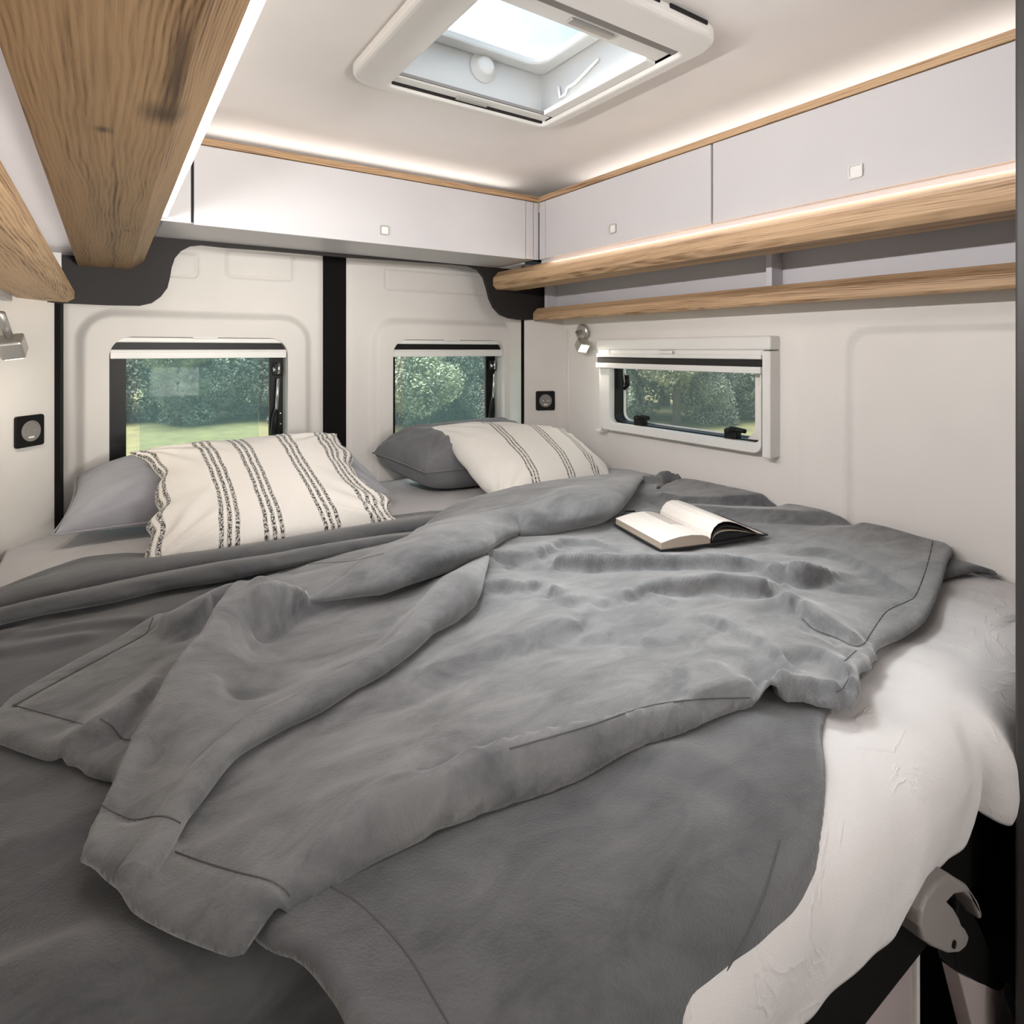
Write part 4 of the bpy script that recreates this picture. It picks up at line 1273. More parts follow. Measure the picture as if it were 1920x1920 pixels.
# back border of the throw
U.line([(520, 1068), (560, 1058), (640, 1040), (740, 1018), (800, 995)], 0.012)
U.line([(545, 1080), (600, 1066), (680, 1050)], 0.014)
# the peak and its long ridge down to the hem
U.line([(452, 1083, .078), (431, 1104, .072), (410, 1135, .066), (392, 1172, .058), (363, 1203, .052), (334, 1240, .047), (314, 1273, .044), (298, 1305, .041), (277, 1339, .038),
        (254, 1378, .035), (225, 1427, .032), (204, 1471, .030), (184, 1508, .028), (165, 1560, .026)])
cxy = np.array([(452, 1083, .078), (431, 1104, .072), (410, 1135, .066), (392, 1172, .058), (363, 1203, .052), (334, 1240, .047), (314, 1273, .044), (298, 1305, .041), (277, 1339, .038),
        (254, 1378, .035), (225, 1427, .032)])
cq = resample(cxy, 200)
x, y = proj(cq[:, :2], cq[:, 2] + UR)
U.pts(x - 0.016, y - 0.004, np.linspace(0.03, 0.0, 200))
U.line([(480, 1077, .085), (490, 1079, .084), (485, 1105, .074)])
U.line([(474, 1216, .006), (476, 1244, .006), (478, 1287, .004)])
U.line([(440, 1300, .010), (452, 1318, .004), (500, 1305, .003), (560, 1280, .0)])
U.line([(400, 1260, .040), (370, 1330, .036), (330, 1400, .026), (290, 1445, .012)])
U.line([(250, 1450, .020), (275, 1440, .012), (300, 1425, .012)])
U.line([(225, 1520, .016), (240, 1480, .014), (262, 1430, .016)])
# face falling from the peak to the flap on the left
U.fold([(440, 1090), (410, 1102), (370, 1122), (340, 1142), (318, 1152), (300, 1150)], [(402, 1150), (389, 1177), (362, 1197), (334, 1204), (306, 1196), (286, 1178)], 0.8)
U.line([(345, 1128, .0), (300, 1145, .0), (200, 1200, .0), (100, 1255, .0), (20, 1300, 0)])
U.fold([(118, 1384), (181, 1344), (246, 1305), (290, 1270), (328, 1238)], [(135, 1406), (205, 1395), (250, 1350), (285, 1310), (310, 1268)], 0.85)
U.line([(100, 1378, 0), (160, 1340, 0), (230, 1290, .0), (300, 1235, .0)], 0.0)
U.line([(0, 1376), (60, 1398), (100, 1410)], 0.002)
U.line([(140, 1412, 0), (160, 1430, 0), (190, 1440, 0), (214, 1446, 0)])
U.line([(40, 1330), (120, 1280), (200, 1235), (270, 1200)], 0.0)
# narrow tube running down to the front
U.roll([(904, 1016), (898, 1022), (878, 1041), (838, 1077), (799, 1127), (760, 1168), (734, 1198), (713, 1216), (682, 1234), (643, 1254), (591, 1280), (539, 1309), (500, 1326), (460, 1348), (418, 1380), (375, 1418), (335, 1462), (296, 1515), (262, 1570), (218, 1638)],
       [(930, 1066), (915, 1090), (890, 1130), (860, 1158), (838, 1172), (807, 1190), (781, 1216), (750, 1242), (716, 1266), (669, 1290), (604, 1331), (552, 1354), (500, 1383), (455, 1412), (430, 1436), (400, 1472), (375, 1504), (345, 1545), (315, 1602), (272, 1670)], 0.85, 0.0, 0.10, 0.003, seed=8, sink=0.1)
U.line([(860, 1040, .0), (820, 1075, .0), (780, 1120, .0), (745, 1160, .0), (715, 1195, .0), (690, 1212, .0), (640, 1232, 0), (590, 1258, 0)])
U.line([(868, 1166, -.004), (807, 1196, -.004), (750, 1248, -.004), (669, 1296, -.004), (552, 1360, -.004), (500, 1390, -.004), (438, 1436, -.003), (400, 1480, -.002), (352, 1545, 0), (325, 1600, 0)])
U.line([(905, 1136, 0), (890, 1165, 0), (850, 1195, 0), (800, 1235, 0), (740, 1275, 0), (680, 1308, 0), (610, 1345, 0), (540, 1382, 0), (480, 1425, 0), (430, 1475, 0), (395, 1520, 0), (360, 1570, 0)])
# wide body and its front turn
U.fold([(1420, 1268), (1380, 1274), (1295, 1290), (1165, 1316), (1060, 1344), (956, 1373), (852, 1408), (780, 1438), (721, 1468), (660, 1520), (600, 1590), (545, 1672)],
       [(1410, 1313), (1370, 1320), (1290, 1358), (1200, 1385), (1080, 1446), (960, 1490), (850, 1532), (780, 1563), (720, 1590), (655, 1624), (600, 1662), (555, 1694)], 0.80)
U.fold([(1290, 1311), (1165, 1343), (1060, 1372), (956, 1402), (852, 1434), (790, 1462)], [(1290, 1322), (1165, 1358), (1060, 1392), (956, 1424), (852, 1460), (790, 1488)], 0.9, 0.012)
U.line([(330, 1600, .006), (400, 1630, .012), (470, 1650, .022), (525, 1668, .026)])
U.line([(240, 1690, .002), (330, 1735, .003), (430, 1786, .004)])
U.line([(300, 1640, .004), (400, 1690, .010), (480, 1720, .018)])
# tube end
U.line([(184, 1512, .026), (220, 1535, .016), (250, 1538, .014), (290, 1532, .026), (318, 1540, .028)])
U.line([(150, 1600, .026), (185, 1620, .020), (230, 1625, .018), (270, 1610, .024)])
# wrinkles of the right half
U.fold([(910, 1024), (956, 1030), (995, 1028), (1034, 1008), (1060, 1003), (1112, 1010), (1165, 1029)], [(925, 1058), (967, 1062), (1010, 1056), (1040, 1036), (1062, 1028), (1115, 1026), (1165, 1040)], 0.98)
U.line([(1000, 1002, .0), (1050, 995, .0), (1100, 990, 0)])
U.fold([(1034, 1050), (1060, 1032), (1112, 1029), (1190, 1032), (1240, 1035), (1295, 1037), (1350, 1036), (1400, 1042), (1440, 1048), (1500, 1046), (1540, 1054), (1580, 1070), (1618, 1082)],
       [(1034, 1068), (1070, 1071), (1112, 1072), (1190, 1071), (1240, 1071), (1295, 1070), (1358, 1072), (1410, 1078), (1460, 1094), (1500, 1104), (1540, 1101), (1580, 1092), (1618, 1087)], 0.98)
U.fold([(1086, 1141), (1138, 1118), (1190, 1097), (1243, 1082), (1295, 1076), (1345, 1072), (1397, 1079), (1426, 1076), (1468, 1085)],
       [(1112, 1150), (1150, 1140), (1195, 1128), (1243, 1122), (1290, 1122), (1345, 1116), (1397, 1123), (1436, 1124), (1474, 1096)], 0.98)
U.fold([(899, 1087), (956, 1084), (1008, 1084), (1034, 1092), (1060, 1108), (1100, 1111)], [(904, 1115), (956, 1118), (1008, 1112), (1034, 1126), (1068, 1143), (1100, 1140)], 0.98)
U.fold([(800, 1246), (852, 1230), (930, 1201), (982, 1183), (1034, 1162), (1060, 1158), (1089, 1165)], [(830, 1275), (870, 1260), (935, 1238), (1000, 1226), (1047, 1210), (1075, 1200), (1095, 1182)], 0.62)
U.fold([(1095, 1194), (1138, 1184), (1190, 1196)], [(1086, 1212), (1138, 1208), (1195, 1214)], 0.5)
U.fold([(1217, 1105), (1256, 1122), (1300, 1140), (1358, 1162), (1410, 1188), (1462, 1214), (1488, 1236)], [(1225, 1126), (1260, 1140), (1300, 1158), (1350, 1180), (1400, 1205), (1450, 1232), (1474, 1258)], 0.9, 0.006)
U.line([(1473, 1245, .034), (1462, 1254, .036), (1430, 1264, .036)])
U.line([(1492, 1250, 0), (1480, 1264, 0), (1455, 1274, 0), (1430, 1290, 0), (1416, 1311, 0)])
U.fold([(1473, 1098), (1527, 1138), (1553, 1160), (1590, 1178), (1620, 1190)], [(1490, 1148), (1522, 1178), (1562, 1194), (1600, 1210), (1626, 1204)], 0.95, 0.004)
U.line([(1522, 1186, .010), (1560, 1203, .012), (1605, 1222, .012), (1629, 1241, .010)])
U.line([(1500, 1180, .004), (1560, 1214, .003), (1600, 1240, .003)])
U.fold([(1480, 1224), (1512, 1212), (1540, 1216), (1580, 1238), (1594, 1258), (1606, 1282)], [(1480, 1246), (1508, 1238), (1540, 1240), (1566, 1256), (1585, 1290), (1588, 1316)], 0.8)
U.fold([(1478, 1278), (1501, 1263), (1553, 1263), (1583, 1268), (1602, 1285)], [(1462, 1312), (1501, 1310), (1545, 1308), (1572, 1320), (1598, 1312)], 0.98)
# pushed up against the side wall
U.fold([(1240, 922), (1296, 932), (1384, 930), (1462, 920), (1527, 914), (1566, 918), (1600, 930)], [(1240, 934), (1290, 944), (1371, 949), (1436, 950), (1500, 955), (1530, 942), (1560, 946)], 0.85, 0.012)
U.fold([(1300, 946), (1340, 949), (1405, 953), (1488, 957), (1592, 962), (1671, 970), (1740, 988), (1768, 1000)], [(1300, 966), (1340, 972), (1410, 979), (1488, 984), (1560, 986), (1650, 990), (1720, 1006), (1745, 1018)], 0.7, 0.010)
U.pts(np.full(80, 1.472), np.linspace(0.60, 0.95, 80), 0.036)
U.pts(np.full(80, 1.472), np.linspace(0.95, 1.30, 80), 0.042)
U.fold([(1478, 1034), (1527, 1025), (1570, 1032), (1618, 1054), (1665, 1080), (1706, 1108)], [(1478, 1044), (1530, 1044), (1570, 1052), (1610, 1070), (1650, 1092), (1690, 1120)], 0.5, 0.006)
U.line([(1774, 1047, .016), (1757, 1100, .008), (1733, 1152, .004), (1690, 1182, .004), (1640, 1212, .006), (1631, 1242, .008)])
# flat places between
for q in ([(600, 1240), (680, 1200), (760, 1150)], [(560, 1400), (700, 1350), (850, 1290)], [(1100, 1060), (1200, 1055)], [(950, 1070), (1010, 1070)], [(1560, 1110), (1640, 1120)], [(1240, 960), (1220, 945)], [(1160, 980), (1240, 1030), (1300, 1034)], [(1340, 1028), (1440, 1022)]):
    U.line(q, 0.0)
U.line([(500, 1500, .016), (650, 1420, .018), (800, 1380, .020), (1000, 1310, .022), (1200, 1270, .024), (1350, 1240, .024)])
U.solve(0.9)
mott = 0.0028 * fbm(U.X * 9 - U.Y * 5, U.Y * 11 + U.X * 2, 61, 4)
U.finish(mott, L)
th = thing('grey_throw', 'crumpled grey fleece throw with stitched hems, heaped over the bedspread under the open book', 'blanket')
polyU = poly_px([(-12, 1332), (20, 1300), (100, 1255), (200, 1200), (290, 1150), (330, 1138, .015), (370, 1112, .03), (410, 1080, .045), (450, 1062, .05), (500, 1056, .04), (560, 1052, .02), (640, 1036, .012), (740, 1012, .012), (800, 985, .014), (860, 955, .018),
    (940, 935, .022), (1000, 915, .03), (1060, 893, .04), (1120, 872, .045), (1170, 868, .05), (1215, 872, .05), (1250, 872, .05), (1290, 884, .05), (1292, 893, .04), (1275, 897, .03), (1250, 905, .015), (1235, 915, .02),
    ('w', 1.40, 1.26), ('w', 1.466, 1.22), ('w', 1.470, 1.0), ('w', 1.468, 0.75), ('w', 1.462, 0.60),
    (1780, 1004, .036), (1776, 1047, .016), (1760, 1100, .008), (1735, 1152, .003), (1692, 1182, .003), (1660, 1198, .003), (1640, 1212, .004), (1646, 1222, .004), (1634, 1232, .004), (1634, 1243, .006), (1612, 1262, .004),
    (1614, 1290, .012), (1600, 1314, .004), (1560, 1322, 0), (1520, 1312, 0), (1470, 1313, 0), (1412, 1314, 0), (1370, 1322, 0), (1290, 1358, 0), (1200, 1386, 0), (1080, 1447, 0), (960, 1491, 0), (850, 1533, 0), (750, 1577, 0), (655, 1626, 0), (555, 1696, 0),
    (462, 1782, 0), (446, 1788, 0), (425, 1784, 0), (300, 1722, 0), (190, 1664, 0), (168, 1648, .0), (145, 1612, .018), (148, 1590, .024), (165, 1545, .024), (184, 1503, .026), (205, 1462, .026), (216, 1447, .005),
    (190, 1442), (165, 1434), (145, 1416), (135, 1400, .012), (122, 1388, .015), (110, 1400, .004), (98, 1412), (60, 1400), (0, 1379), (-30, 1366)], UR)
SEAMS = ([(1751, 993), (1746, 1030), (1733, 1076), (1716, 1117), (1700, 1128), (1663, 1146), (1640, 1176), (1626, 1198)],
          [(1504, 1160), (1527, 1180), (1566, 1195), (1600, 1211), (1618, 1208), (1626, 1199)],
          [(1605, 1220), (1594, 1230), (1583, 1240)],
          [(1592, 1258), (1592, 1270), (1582, 1288), (1568, 1298)],
          [(24, 1324), (100, 1282), (200, 1228), (270, 1190), (281, 1172), (287, 1158)],
          [(24, 1322), (90, 1340), (155, 1358)], [(188, 1348), (210, 1362), (228, 1384), (247, 1388)],
          [(186, 1507), (215, 1524), (250, 1537), (290, 1531), (316, 1533), (338, 1543)],
          [(328, 1597), (380, 1616), (440, 1634), (500, 1650), (530, 1666), (543, 1680)],
          [(1405, 1308), (1300, 1312), (1208, 1326), (1100, 1362), (956, 1404)],
          [(525, 1076), (550, 1062), (600, 1056), (660, 1052), (720, 1038)])
for s in SEAMS[:-2]:
    U.groove(s)
U.mesh('cloth', polyU, M['throw'], th, 0.012, 0.008)
for s in SEAMS:
    U.seam(s, M['seam'], th)

# ------------------------------------------------------------------ pillows
def pillow(name, cor, tf, tb, mat, parent, res=56, pinch=0.03, pw=3.0, wr=0.004, seed=1, pinch_s=None, sag=None, edge_n=0.0):
    """cor: corners (s,t) = (0,0) (1,0) (1,1) (0,1); front is the side of positive thickness"""
    c00, c10, c11, c01 = [np.array(c, float) for c in cor]
    s, t = np.meshgrid(np.linspace(0, 1, res), np.linspace(0, 1, res), indexing='ij')
    a, b = 2 * s - 1, 2 * t - 1
    # edges drawn in between the corners
    ps = pinch if pinch_s is None else pinch_s
    sa = 0.5 + a * (1 - ps * 2 * (1 - b * b)) / 2 + edge_n * np.abs(a) ** 5 * (vnoise(t * 4.3 + np.sign(a) * 3, t * 0 + 1.7, seed + 50) + 0.5 * vnoise(t * 10 + np.sign(a) * 5, t * 0 + 4.2, seed + 51)) * (1 - b ** 8)
    tb_ = 0.5 + b * (1 - pinch * 2 * (1 - a * a)) / 2
    B = ((1 - sa) * (1 - tb_))[..., None] * c00 + (sa * (1 - tb_))[..., None] * c10 + (sa * tb_)[..., None] * c11 + ((1 - sa) * tb_)[..., None] * c01
    n = np.cross(c10 - c00, c01 - c00); n /= np.linalg.norm(n)
    q = ((1 - np.abs(a) ** pw) * (1 - np.abs(b) ** pw)) ** 0.55
    w1 = wr * fbm(s * 7, t * 7, seed, 4) * (0.3 + np.maximum(np.abs(a), np.abs(b)) ** 2)
    # creases radiating from the corners
    for (cs, ct) in ((0, 0), (1, 0), (1, 1), (0, 1)):
        ang = np.arctan2(t - ct, s - cs); rd = np.hypot(s - cs, t - ct)
        w1 = w1 + wr * 1.3 * np.sin(ang * 17 + seed * 3 + cs * 2) * np.exp(-(rd / 0.28) ** 2) * np.clip(rd / 0.07, 0, 1)
    fr = B + n * (tf * q + w1 * np.minimum(q * 3, 1))[..., None]
    bk = B - n * (tb * q)[..., None]
    if sag is not None:
        fr = fr + sag(s, t)[..., None] * np.array([0, 0, 1.0]); bk = bk + sag(s, t)[..., None] * np.array([0, 0, 1.0])
    P = np.concatenate([fr.reshape(-1, 3), bk.reshape(-1, 3)])
    nn = res * res
    i, j = np.meshgrid(np.arange(res - 1), np.arange(res - 1), indexing='ij')
    k = (i * res + j).ravel()
    F1 = np.stack([k, k + res, k + res + 1, k + 1], -1)
    F2 = np.stack([k + nn + 1, k + nn + res + 1, k + nn + res, k + nn], -1)
    F = np.concatenate([F1, F2])
    me = bpy.data.meshes.new(name)
    me.from_pydata(P.tolist(), [], F.tolist())
    uvl = me.uv_layers.new(name='UVMap')
    st = np.concatenate([np.stack([s.ravel(), t.ravel()], -1)] * 2)
    uvl.data.foreach_set('uv', st[F.ravel()].ravel())
    bm = bmesh.new(); bm.from_mesh(me)
    bmesh.ops.remove_doubles(bm, verts=bm.verts, dist=0.0004)
    bm.to_mesh(me); bm.free()
    me.polygons.foreach_set('use_smooth', [True] * len(me.polygons))
    o = put(name, me, mat, parent)
    sb = o.modifiers.new('sub', 'SUBSURF'); sb.levels = 1; sb.render_levels = 1
    # edge line of the border
    edge = np.concatenate([B[:, 0], B[-1, 1:], B[::-1, -1][1:], B[0, ::-1][1:]])
    if sag is not None:
        sg_ = sag(s, t); e2 = np.concatenate([sg_[:, 0], sg_[-1, 1:], sg_[::-1, -1][1:], sg_[0, ::-1][1:]])
        edge = edge + e2[:, None] * np.array([0, 0, 1.0])
    return o, edge
def piping(edge, r, mat, parent):
    bm = bmesh.new(); tube(bm, [Vector(p) for p in edge], r, 6, caps=False)
    return obj('piping', bm, mat, parent, smooth=True)
def stripes(name, centres, base=((0.82, 0.785, 0.725), (0.90, 0.865, 0.805)), gap=0.030, wd=0.0102, dark=(0.05, 0.045, 0.04)):
    m, nt, b = newmat(name)
    b.inputs['Roughness'].default_value = 0.95
    b.inputs['Specular IOR Level'].default_value = 0.1
    b.inputs['Sheen Weight'].default_value = 0.15
    tc = N(nt, 'ShaderNodeTexCoord')
    sp = N(nt, 'ShaderNodeSeparateXYZ'); nt.links.new(tc.outputs['UV'], sp.inputs[0])
    nz = N(nt, 'ShaderNodeTexNoise', Scale=5, Detail=2); nt.links.new(tc.outputs['UV'], nz.inputs['Vector'])
    off = N(nt, 'ShaderNodeMath', operation='MULTIPLY_ADD'); nt.links.new(nz.outputs['Fac'], off.inputs[0]); off.inputs[1].default_value = 0.02
    nt.links.new(sp.outputs['X'], off.inputs[2])
    best = None
    for cpos in centres:
        for k in (-1, 0, 1):
            d = N(nt, 'ShaderNodeMath', operation='SUBTRACT'); nt.links.new(off.outputs[0], d.inputs[0]); d.inputs[1].default_value = cpos + 0.01 + k * gap
            a = N(nt, 'ShaderNodeMath', operation='ABSOLUTE'); nt.links.new(d.outputs[0], a.inputs[0])
            if best is None: best = a
            else:
                mn = N(nt, 'ShaderNodeMath', operation='MINIMUM'); nt.links.new(best.outputs[0], mn.inputs[0]); nt.links.new(a.outputs[0], mn.inputs[1]); best = mn
    mk = N(nt, 'ShaderNodeMapRange'); nt.links.new(best.outputs[0], mk.inputs['Value'])
    mk.inputs['From Min'].default_value = wd * 0.6; mk.inputs['From Max'].default_value = wd * 1.05
    mk.inputs['To Min'].default_value = 1; mk.inputs['To Max'].default_value = 0
    # broken weave of the dark threads
    mp = N(nt, 'ShaderNodeMapping'); mp.inputs['Scale'].default_value = (160, 95, 1); nt.links.new(tc.outputs['UV'], mp.inputs['Vector'])
    vz = N(nt, 'ShaderNodeTexNoise', Scale=1.0, Detail=1); nt.links.new(mp.outputs['Vector'], vz.inputs['Vector'])
    br = N(nt, 'ShaderNodeMapRange'); nt.links.new(vz.outputs['Fac'], br.inputs['Value'])
    br.inputs['From Min'].default_value = 0.42; br.inputs['From Max'].default_value = 0.56; br.inputs['To Min'].default_value = 0.25; br.inputs['To Max'].default_value = 1.0
    fm = N(nt, 'ShaderNodeMath', operation='MULTIPLY'); nt.links.new(mk.outputs['Result'], fm.inputs[0]); nt.links.new(br.outputs['Result'], fm.inputs[1])
    wv = N(nt, 'ShaderNodeTexNoise', Scale=1.0, Detail=3); mp2 = N(nt, 'ShaderNodeMapping'); mp2.inputs['Scale'].default_value = (260, 190, 1)
    nt.links.new(tc.outputs['UV'], mp2.inputs['Vector']); nt.links.new(mp2.outputs['Vector'], wv.inputs['Vector'])
    bc = ramp(nt, wv.outputs['Fac'], [(0.3, base[0]), (0.7, base[1])])
    mx = N(nt, 'ShaderNodeMix', data_type='RGBA'); nt.links.new(fm.outputs[0], mx.inputs['Factor']); nt.links.new(bc, mx.inputs[6]); mx.inputs[7].default_value = (*dark, 1)
    nt.links.new(mx.outputs[2], b.inputs['Base Color'])
    bump(nt, b, wv.outputs['Fac'], 0.5, 0.0012)
    return m
M['stripe_l'] = stripes('striped_linen', (0.012, 0.275, 0.44, 0.675, 0.885, 0.985))
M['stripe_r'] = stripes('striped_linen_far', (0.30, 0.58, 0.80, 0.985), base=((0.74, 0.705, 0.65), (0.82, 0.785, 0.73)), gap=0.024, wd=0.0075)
V3 = lambda p: (p[0], p[1], p[2])
# left pair
g1 = thing('bed_pillow', 'light grey bed pillow lying behind the left striped cushion', 'pillow', None)
o, e = pillow('pillow_body', [(-0.105, 1.70, 1.002), (0.685, 1.635, 1.002), (0.645, 1.93, 1.10), (-0.07, 1.93, 1.09)], 0.105, 0.04, M['pillow_l'], g1, pinch=0.02, wr=0.004, seed=5)
piping(e, 0.0022, M['pillow_l'], g1)
c1 = thing('striped_cushion', 'cream cushion with dark broken stripes propped below the left back window', 'cushion')
o, e = pillow('cushion_body', [(0.062, 1.40, 0.985), (0.625, 1.40, 0.985), V3(onY(634, 812, 1.74)), V3(onY(236, 848, 1.74))], 0.062, 0.05, M['stripe_l'], c1, pinch=0.01, pinch_s=0.075, edge_n=0.12, wr=0.007, seed=9)
# right pair
g2 = thing('bed_pillow', 'dark grey bed pillow lying behind the right striped cushion', 'pillow')
o, e = pillow('pillow_body', [(0.80, 1.655, 1.045), (1.30, 1.60, 1.045), (1.315, 1.92, 1.09), (0.735, 1.92, 1.075)], 0.10, 0.085, M['pillow_d'], g2, pinch=0.01, pw=5.0, wr=0.009, seed=13)
piping(e, 0.0025, M['pillow_d'], g2)
c2 = thing('striped_cushion', 'cream cushion with dark broken stripes leaning under the right back window and socket', 'cushion')
o, e = pillow('cushion_body', [V3(onZ(935, 965, 0.985)), (1.33, 1.36, 0.99), (1.42, 1.70, 1.10), V3(onY(805, 800, 1.80))], 0.085, 0.05, M['stripe_r'], c2, pinch=0.02, edge_n=0.06, wr=0.006, seed=17)

# ------------------------------------------------------------------ open book
bk = thing('open_book', 'open book with cream pages and a black cover lying on the grey throw', 'book')
zbk = 1.0
p0 = Vector(onZ(1240, 1033, zbk)); p1 = Vector(onZ(1155, 985, zbk))
ey = (p1 - p0); LBK = ey.length; ey.normalize(); ex = Vector((ey.y, -ey.x, 0))
if ex.x < 0: ex = -ex
def bprism(name, prof, mat, y0=0.0, y1=None, parent=bk, smooth=False):
    bm = bmesh.new()
    prism(bm, [p0 + ex * a + Vector((0, 0, b)) + ey * y0 for a, b in prof], ey * ((LBK if y1 is None else y1) - y0))
    return obj(name, bm, mat, parent)
top = [(0.0, 0.017), (0.02, 0.0215), (0.045, 0.0255), (0.075, 0.0265), (0.10, 0.0235), (0.115, 0.019), (0.122, 0.013)]
wB = 0.122
bprism('cover', [(-0.004, 0.0), (wB, 0.0), (2 * wB + 0.03, 0.006), (2 * wB + 0.03, 0.0085), (wB, 0.003), (-0.004, 0.003)], M['cover'], -0.004, LBK + 0.004)
bprism('page_block', [(0.0, 0.0031)] + [(a, b - 0.0012) for a, b in top] + [(wB, 0.0031)], M['paper_edge'])
def sheet_of(name, prof, mat, th=0.0012, y0=0.0, y1=None):
    up = [(a, b) for a, b in prof]; dn = [(a, b - th) for a, b in prof][::-1]
    return bprism(name, up + dn, mat, y0, y1)
sheet_of('left_page', [(-0.0005, 0.0172)] + top[1:], M['paper'], y0=-0.0005, y1=LBK + 0.0005)
arch = [(wB, 0.012), (wB + 0.002, 0.024), (wB + 0.009, 0.036), (wB + 0.020, 0.044), (wB + 0.034, 0.0475), (wB + 0.050, 0.046), (wB + 0.070, 0.040), (wB + 0.095, 0.029), (wB + 0.125, 0.014), (wB + 0.142, 0.0095)]
sheet_of('turned_page', arch, M['paper'], y0=-0.0005, y1=LBK + 0.0005)
sheet_of('turned_page', [(a - 0.001 * 0 + 0.004 * (1 - i / 9), b * 0.80) for i, (a, b) in enumerate(arch)], M['cover'], 0.004)  # black leaf: shade beneath the arched page put into colour
sheet_of('turned_page', [(a + 0.006 * (1 - i / 9), 0.006 + b * 0.45) for i, (a, b) in enumerate(arch)], M['paper_edge'], 0.002)
bprism('page_block', [(wB + 0.004, 0.004), (wB + 0.006, 0.020), (wB + 0.03, 0.024), (wB + 0.08, 0.018), (wB + 0.135, 0.0095)], M['cover'], 0.003)  # blackened pages, the shadow inside the arch put into their colour
sheet_of('printed_picture', [(a, b + 0.0006) for a, b in top if 0.07 < a < 0.118], M['print'], 0.0008, LBK * 0.42, LBK * 0.97)
bm = bmesh.new()
tube(bm, [p1 + Vector((0.03, 0.012, 0.018)), p1 + Vector((0.05, 0.02, 0.022)), p1 + Vector((0.075, 0.012, 0.020))], 0.0025, 6)
obj('ribbon', bm, M['cover'], bk, smooth=True)

# ------------------------------------------------------------------ ladder hanging on the bed base
ld = thing('bed_ladder', 'aluminium bed ladder with grey plastic hook hanging on the bed base beside the sheet', 'ladder')
hc = Vector(onZ(1775, 1712, 0.745))
def cut(name, px, y, depth, mat, parent, bevel=0.003, seg=2):
    bm = bmesh.new()
    prism(bm, [onY(u, v, y) for u, v in px], (0, depth, 0))
    return obj(name, bm, mat, parent, bevel=bevel, seg=seg)
hk = cut('hook_cap', [(1785, 1642), (1760, 1655), (1740, 1680), (1729, 1710), (1727, 1740), (1733, 1765), (1750, 1778), (1780, 1790), (1800, 1788), (1812, 1778), (1819, 1757), (1812, 1743), (1806, 1738),
    (1800, 1722), (1791, 1706), (1778, 1692), (1790, 1679), (1808, 1676), (1826, 1692), (1841, 1728), (1843, 1712), (1835, 1690), (1815, 1660)], hc.y - 0.02, 0.026, M['grey_plastic'], ld, 0.0045, 3)
for p in hk.data.polygons: p.use_smooth = False
c_ = onY(1788, 1770, hc.y - 0.0205)
bm = bmesh.new(); lathe(bm, [(0.0042, 0), (0.0042, 0.0015)], c_, (0, -1, 0), 16)
obj('screw', bm, M['black'], hk)
cut('black_sleeve', [(1796, 1690), (1822, 1706), (1842, 1745), (1862, 1795), (1888, 1848), (1878, 1859), (1840, 1846), (1798, 1822), (1790, 1780)], hc.y - 0.004, 0.022, M['black'], ld, 0.003)
cut('rail', [(1799, 1826), (1879, 1861), (1935, 1995), (1840, 1995)], hc.y - 0.002, 0.020, M['mauve'], ld, 0.002)
cut('rail_edge', [(1880, 1860), (1893, 1846), (1950, 1995), (1936, 1995)], hc.y - 0.006, 0.028, M['satin'], ld, 0.002)

# ------------------------------------------------------------------ outdoors
GZ = -0.55
M['lawn'] = plain('lawn', (0.155, 0.130, 0.050), 0.9, grain=0.5, gscale=30, var=0.22)
lw = struct(bx('lawn', -60, 60, 2.6, 60, GZ - 0.1, GZ, M['lawn']))
struct(bx('lawn', 2.2, 60, -30, 2.6, GZ - 0.1, GZ, M['lawn']))
def leafmat(name, c0, c1):
    m, nt, b = newmat(name)
    b.inputs['Roughness'].default_value = 0.6
    n = N(nt, 'ShaderNodeTexNoise', Scale=1.6, Detail=4); nt.links.new(coords(nt), n.inputs['Vector'])
    nt.links.new(ramp(nt, n.outputs['Fac'], [(0.35, c0), (0.68, c1)]), b.inputs['Base Color'])
    return m
M['leaf_a'] = leafmat('leaves_dark', (0.14, 0.155, 0.142), (0.40, 0.41, 0.31))
M['leaf_b'] = leafmat('leaves_light', (0.22, 0.22, 0.15), (0.50, 0.48, 0.31))
M['bark'] = plain('bark', (0.08, 0.06, 0.045), 0.9)
def foliage(n, rx, rz, seed, leaf):
    r = np.random.RandomState(seed)
    nb = 26
    cb = r.normal(size=(nb, 3)); cb /= np.linalg.norm(cb, axis=1)[:, None]
    cb = cb * r.uniform(0.35, 0.85, (nb, 1)) * np.array([rx, rx, rz])
    k = r.randint(0, nb, n)
    d = r.normal(size=(n, 3)); d /= np.linalg.norm(d, axis=1)[:, None]
    c = cb[k] + d * r.uniform(0.75, 1.0, (n, 1)) * (0.42 * rx)
    nrm = d + 0.7 * r.normal(size=(n, 3)); nrm /= np.linalg.norm(nrm, axis=1)[:, None]
    a = np.cross(nrm, r.normal(size=(n, 3))); a /= np.linalg.norm(a, axis=1)[:, None]
    b = np.cross(nrm, a)
    s = leaf * r.uniform(0.6, 1.3, (n, 1))
    P = np.stack([c - a * s, c - b * s * 0.5, c + a * s, c + b * s * 0.5], 1).reshape(-1, 3)
    F = np.arange(4 * n).reshape(-1, 4)
    me = bpy.data.meshes.new('foliage'); me.from_pydata(P.tolist(), [], F.tolist())
    return me
fm = [foliage(26000, 1.7, 2.1, 3, 0.062), foliage(26000, 1.7, 2.1, 8, 0.062)]
fl = foliage(16000, 1.3, 1.1, 5, 0.05)
for f_ in fm: f_.materials.append(M['leaf_a'])
fl.materials.append(M['leaf_b'])
bm = bmesh.new(); tube(bm, [(0, 0, 0), (0.03, 0.02, 1.2), (0, 0, 2.6)], [0.16, 0.13, 0.07], 10)
trunk = bpy.data.meshes.new('trunk'); bm.to_mesh(trunk); bm.free(); trunk.materials.append(M['bark'])
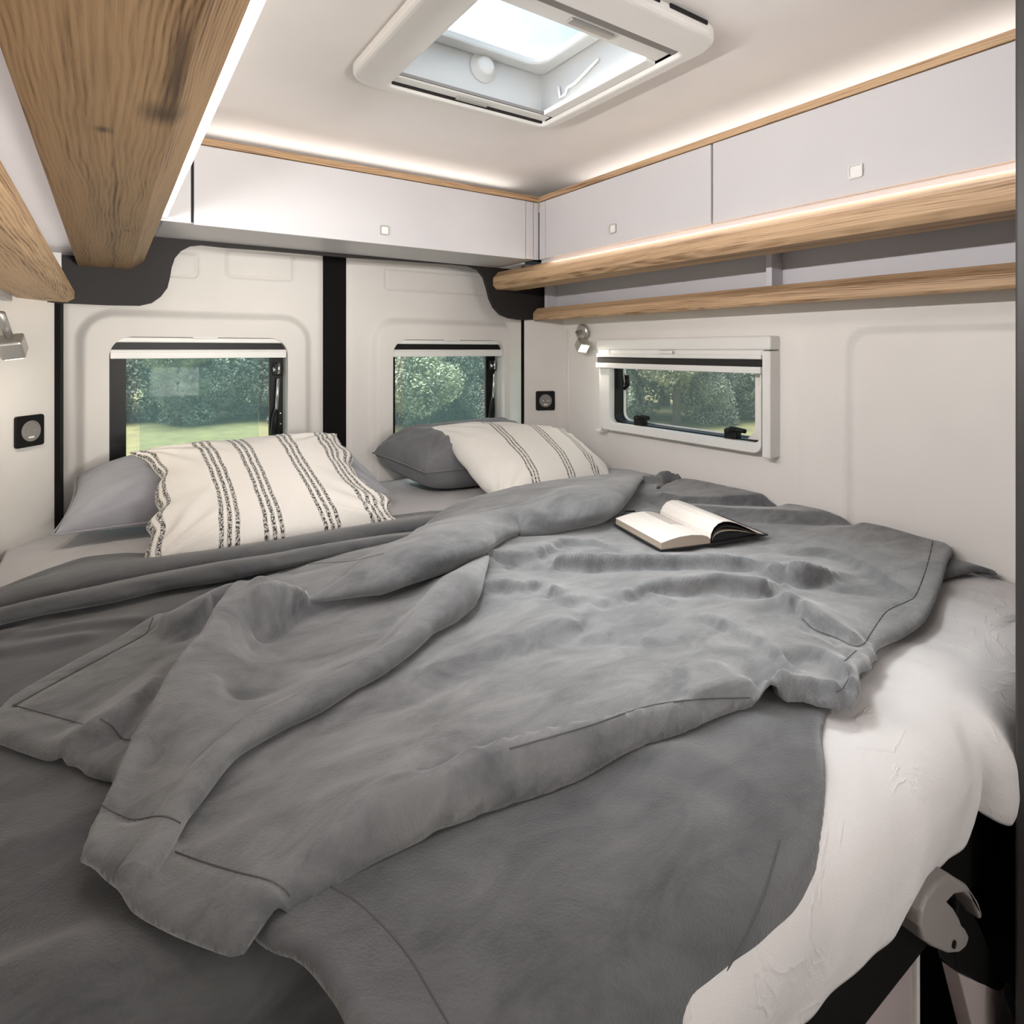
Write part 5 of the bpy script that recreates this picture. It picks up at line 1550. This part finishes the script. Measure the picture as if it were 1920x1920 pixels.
fwd = Vector((sy_, cy_, 0)); rgt = Vector((cy_, -sy_, 0))
kinds = 0
def tree(t, d, meshes, h, sc, label, group, cat):
    p = fwd * d + rgt * t
    o = empty('tree' if cat == 'tree' else 'bush', (p.x, p.y, GZ))
    tag(o, label, cat, group)
    f_ = bpy.data.objects.new('foliage', meshes); COL.objects.link(f_); f_.parent = o
    f_.location = (0, 0, h); f_.scale = (sc, sc, sc); f_.rotation_euler = (0, 0, random.uniform(0, 6.28)); f_['kind'] = 'stuff'
    tr = bpy.data.objects.new('trunk', trunk); COL.objects.link(tr); tr.parent = o
    tr.scale = (sc, sc, h / 2.6)
    return o
WINS = (('left back window', -12.2, -6.6), ('right back window', -4.6, 0.0), ('side window', 2.4, 8.0))
def row(ts, d, jit, heights, scale, what, plural, cat, flip):
    """one row of trees; each label names the window that shows the tree and its place there"""
    shown = {}
    for t in ts:
        for wname, a, b in WINS:
            if a < t * 17.0 / d < b:
                shown.setdefault(wname, []).append(t)
    for i, t in enumerate(ts):
        lab, grp = what + ' hidden between the windows', plural + ' between the windows'
        for wname, lst in shown.items():
            if t in lst:
                k = lst.index(t)
                side = 'in the' if len(lst) == 1 else ('at the left of the' if k == 0 else ('at the right of the' if k == len(lst) - 1 else 'mid-way in the'))
                lab, grp = '%s seen %s %s' % (what, side, wname), None
        tree(t + random.uniform(-jit, jit), d + random.uniform(-0.3, 0.3), fm[(i + flip) % 2], heights + random.uniform(-0.1, 0.2), scale, lab, grp, cat)
row(list(np.arange(-15.4, 10.5, 2.75)), 17.6, 0.15, 1.85, 0.98, 'dense front-row tree', 'front-row trees', 'tree', 0)
row(list(np.arange(-17.0, 12.0, 3.2)), 21.0, 0.1, 3.3, 1.22, 'taller back-row tree', 'back-row trees', 'tree', 1)
row(list(np.arange(-14.0, 10.5, 2.75)), 16.3, 0.1, 0.72, 0.60, 'low dark bush before the trees', 'low bushes', 'bush', 0)
tree(-2.3, 15.2, fl, 1.15, 0.9, 'sunlit yellow-green bush on the lawn seen through the right back window', None, 'bush')
tree(4.3, 15.6, fl, 1.75, 0.75, 'sunlit yellow-green bush on the lawn seen through the side window', None, 'bush')
tree(-8.7, 15.6, fl, 1.9, 0.6, 'sunlit yellow-green bush between trees seen through the left back window', None, 'bush')
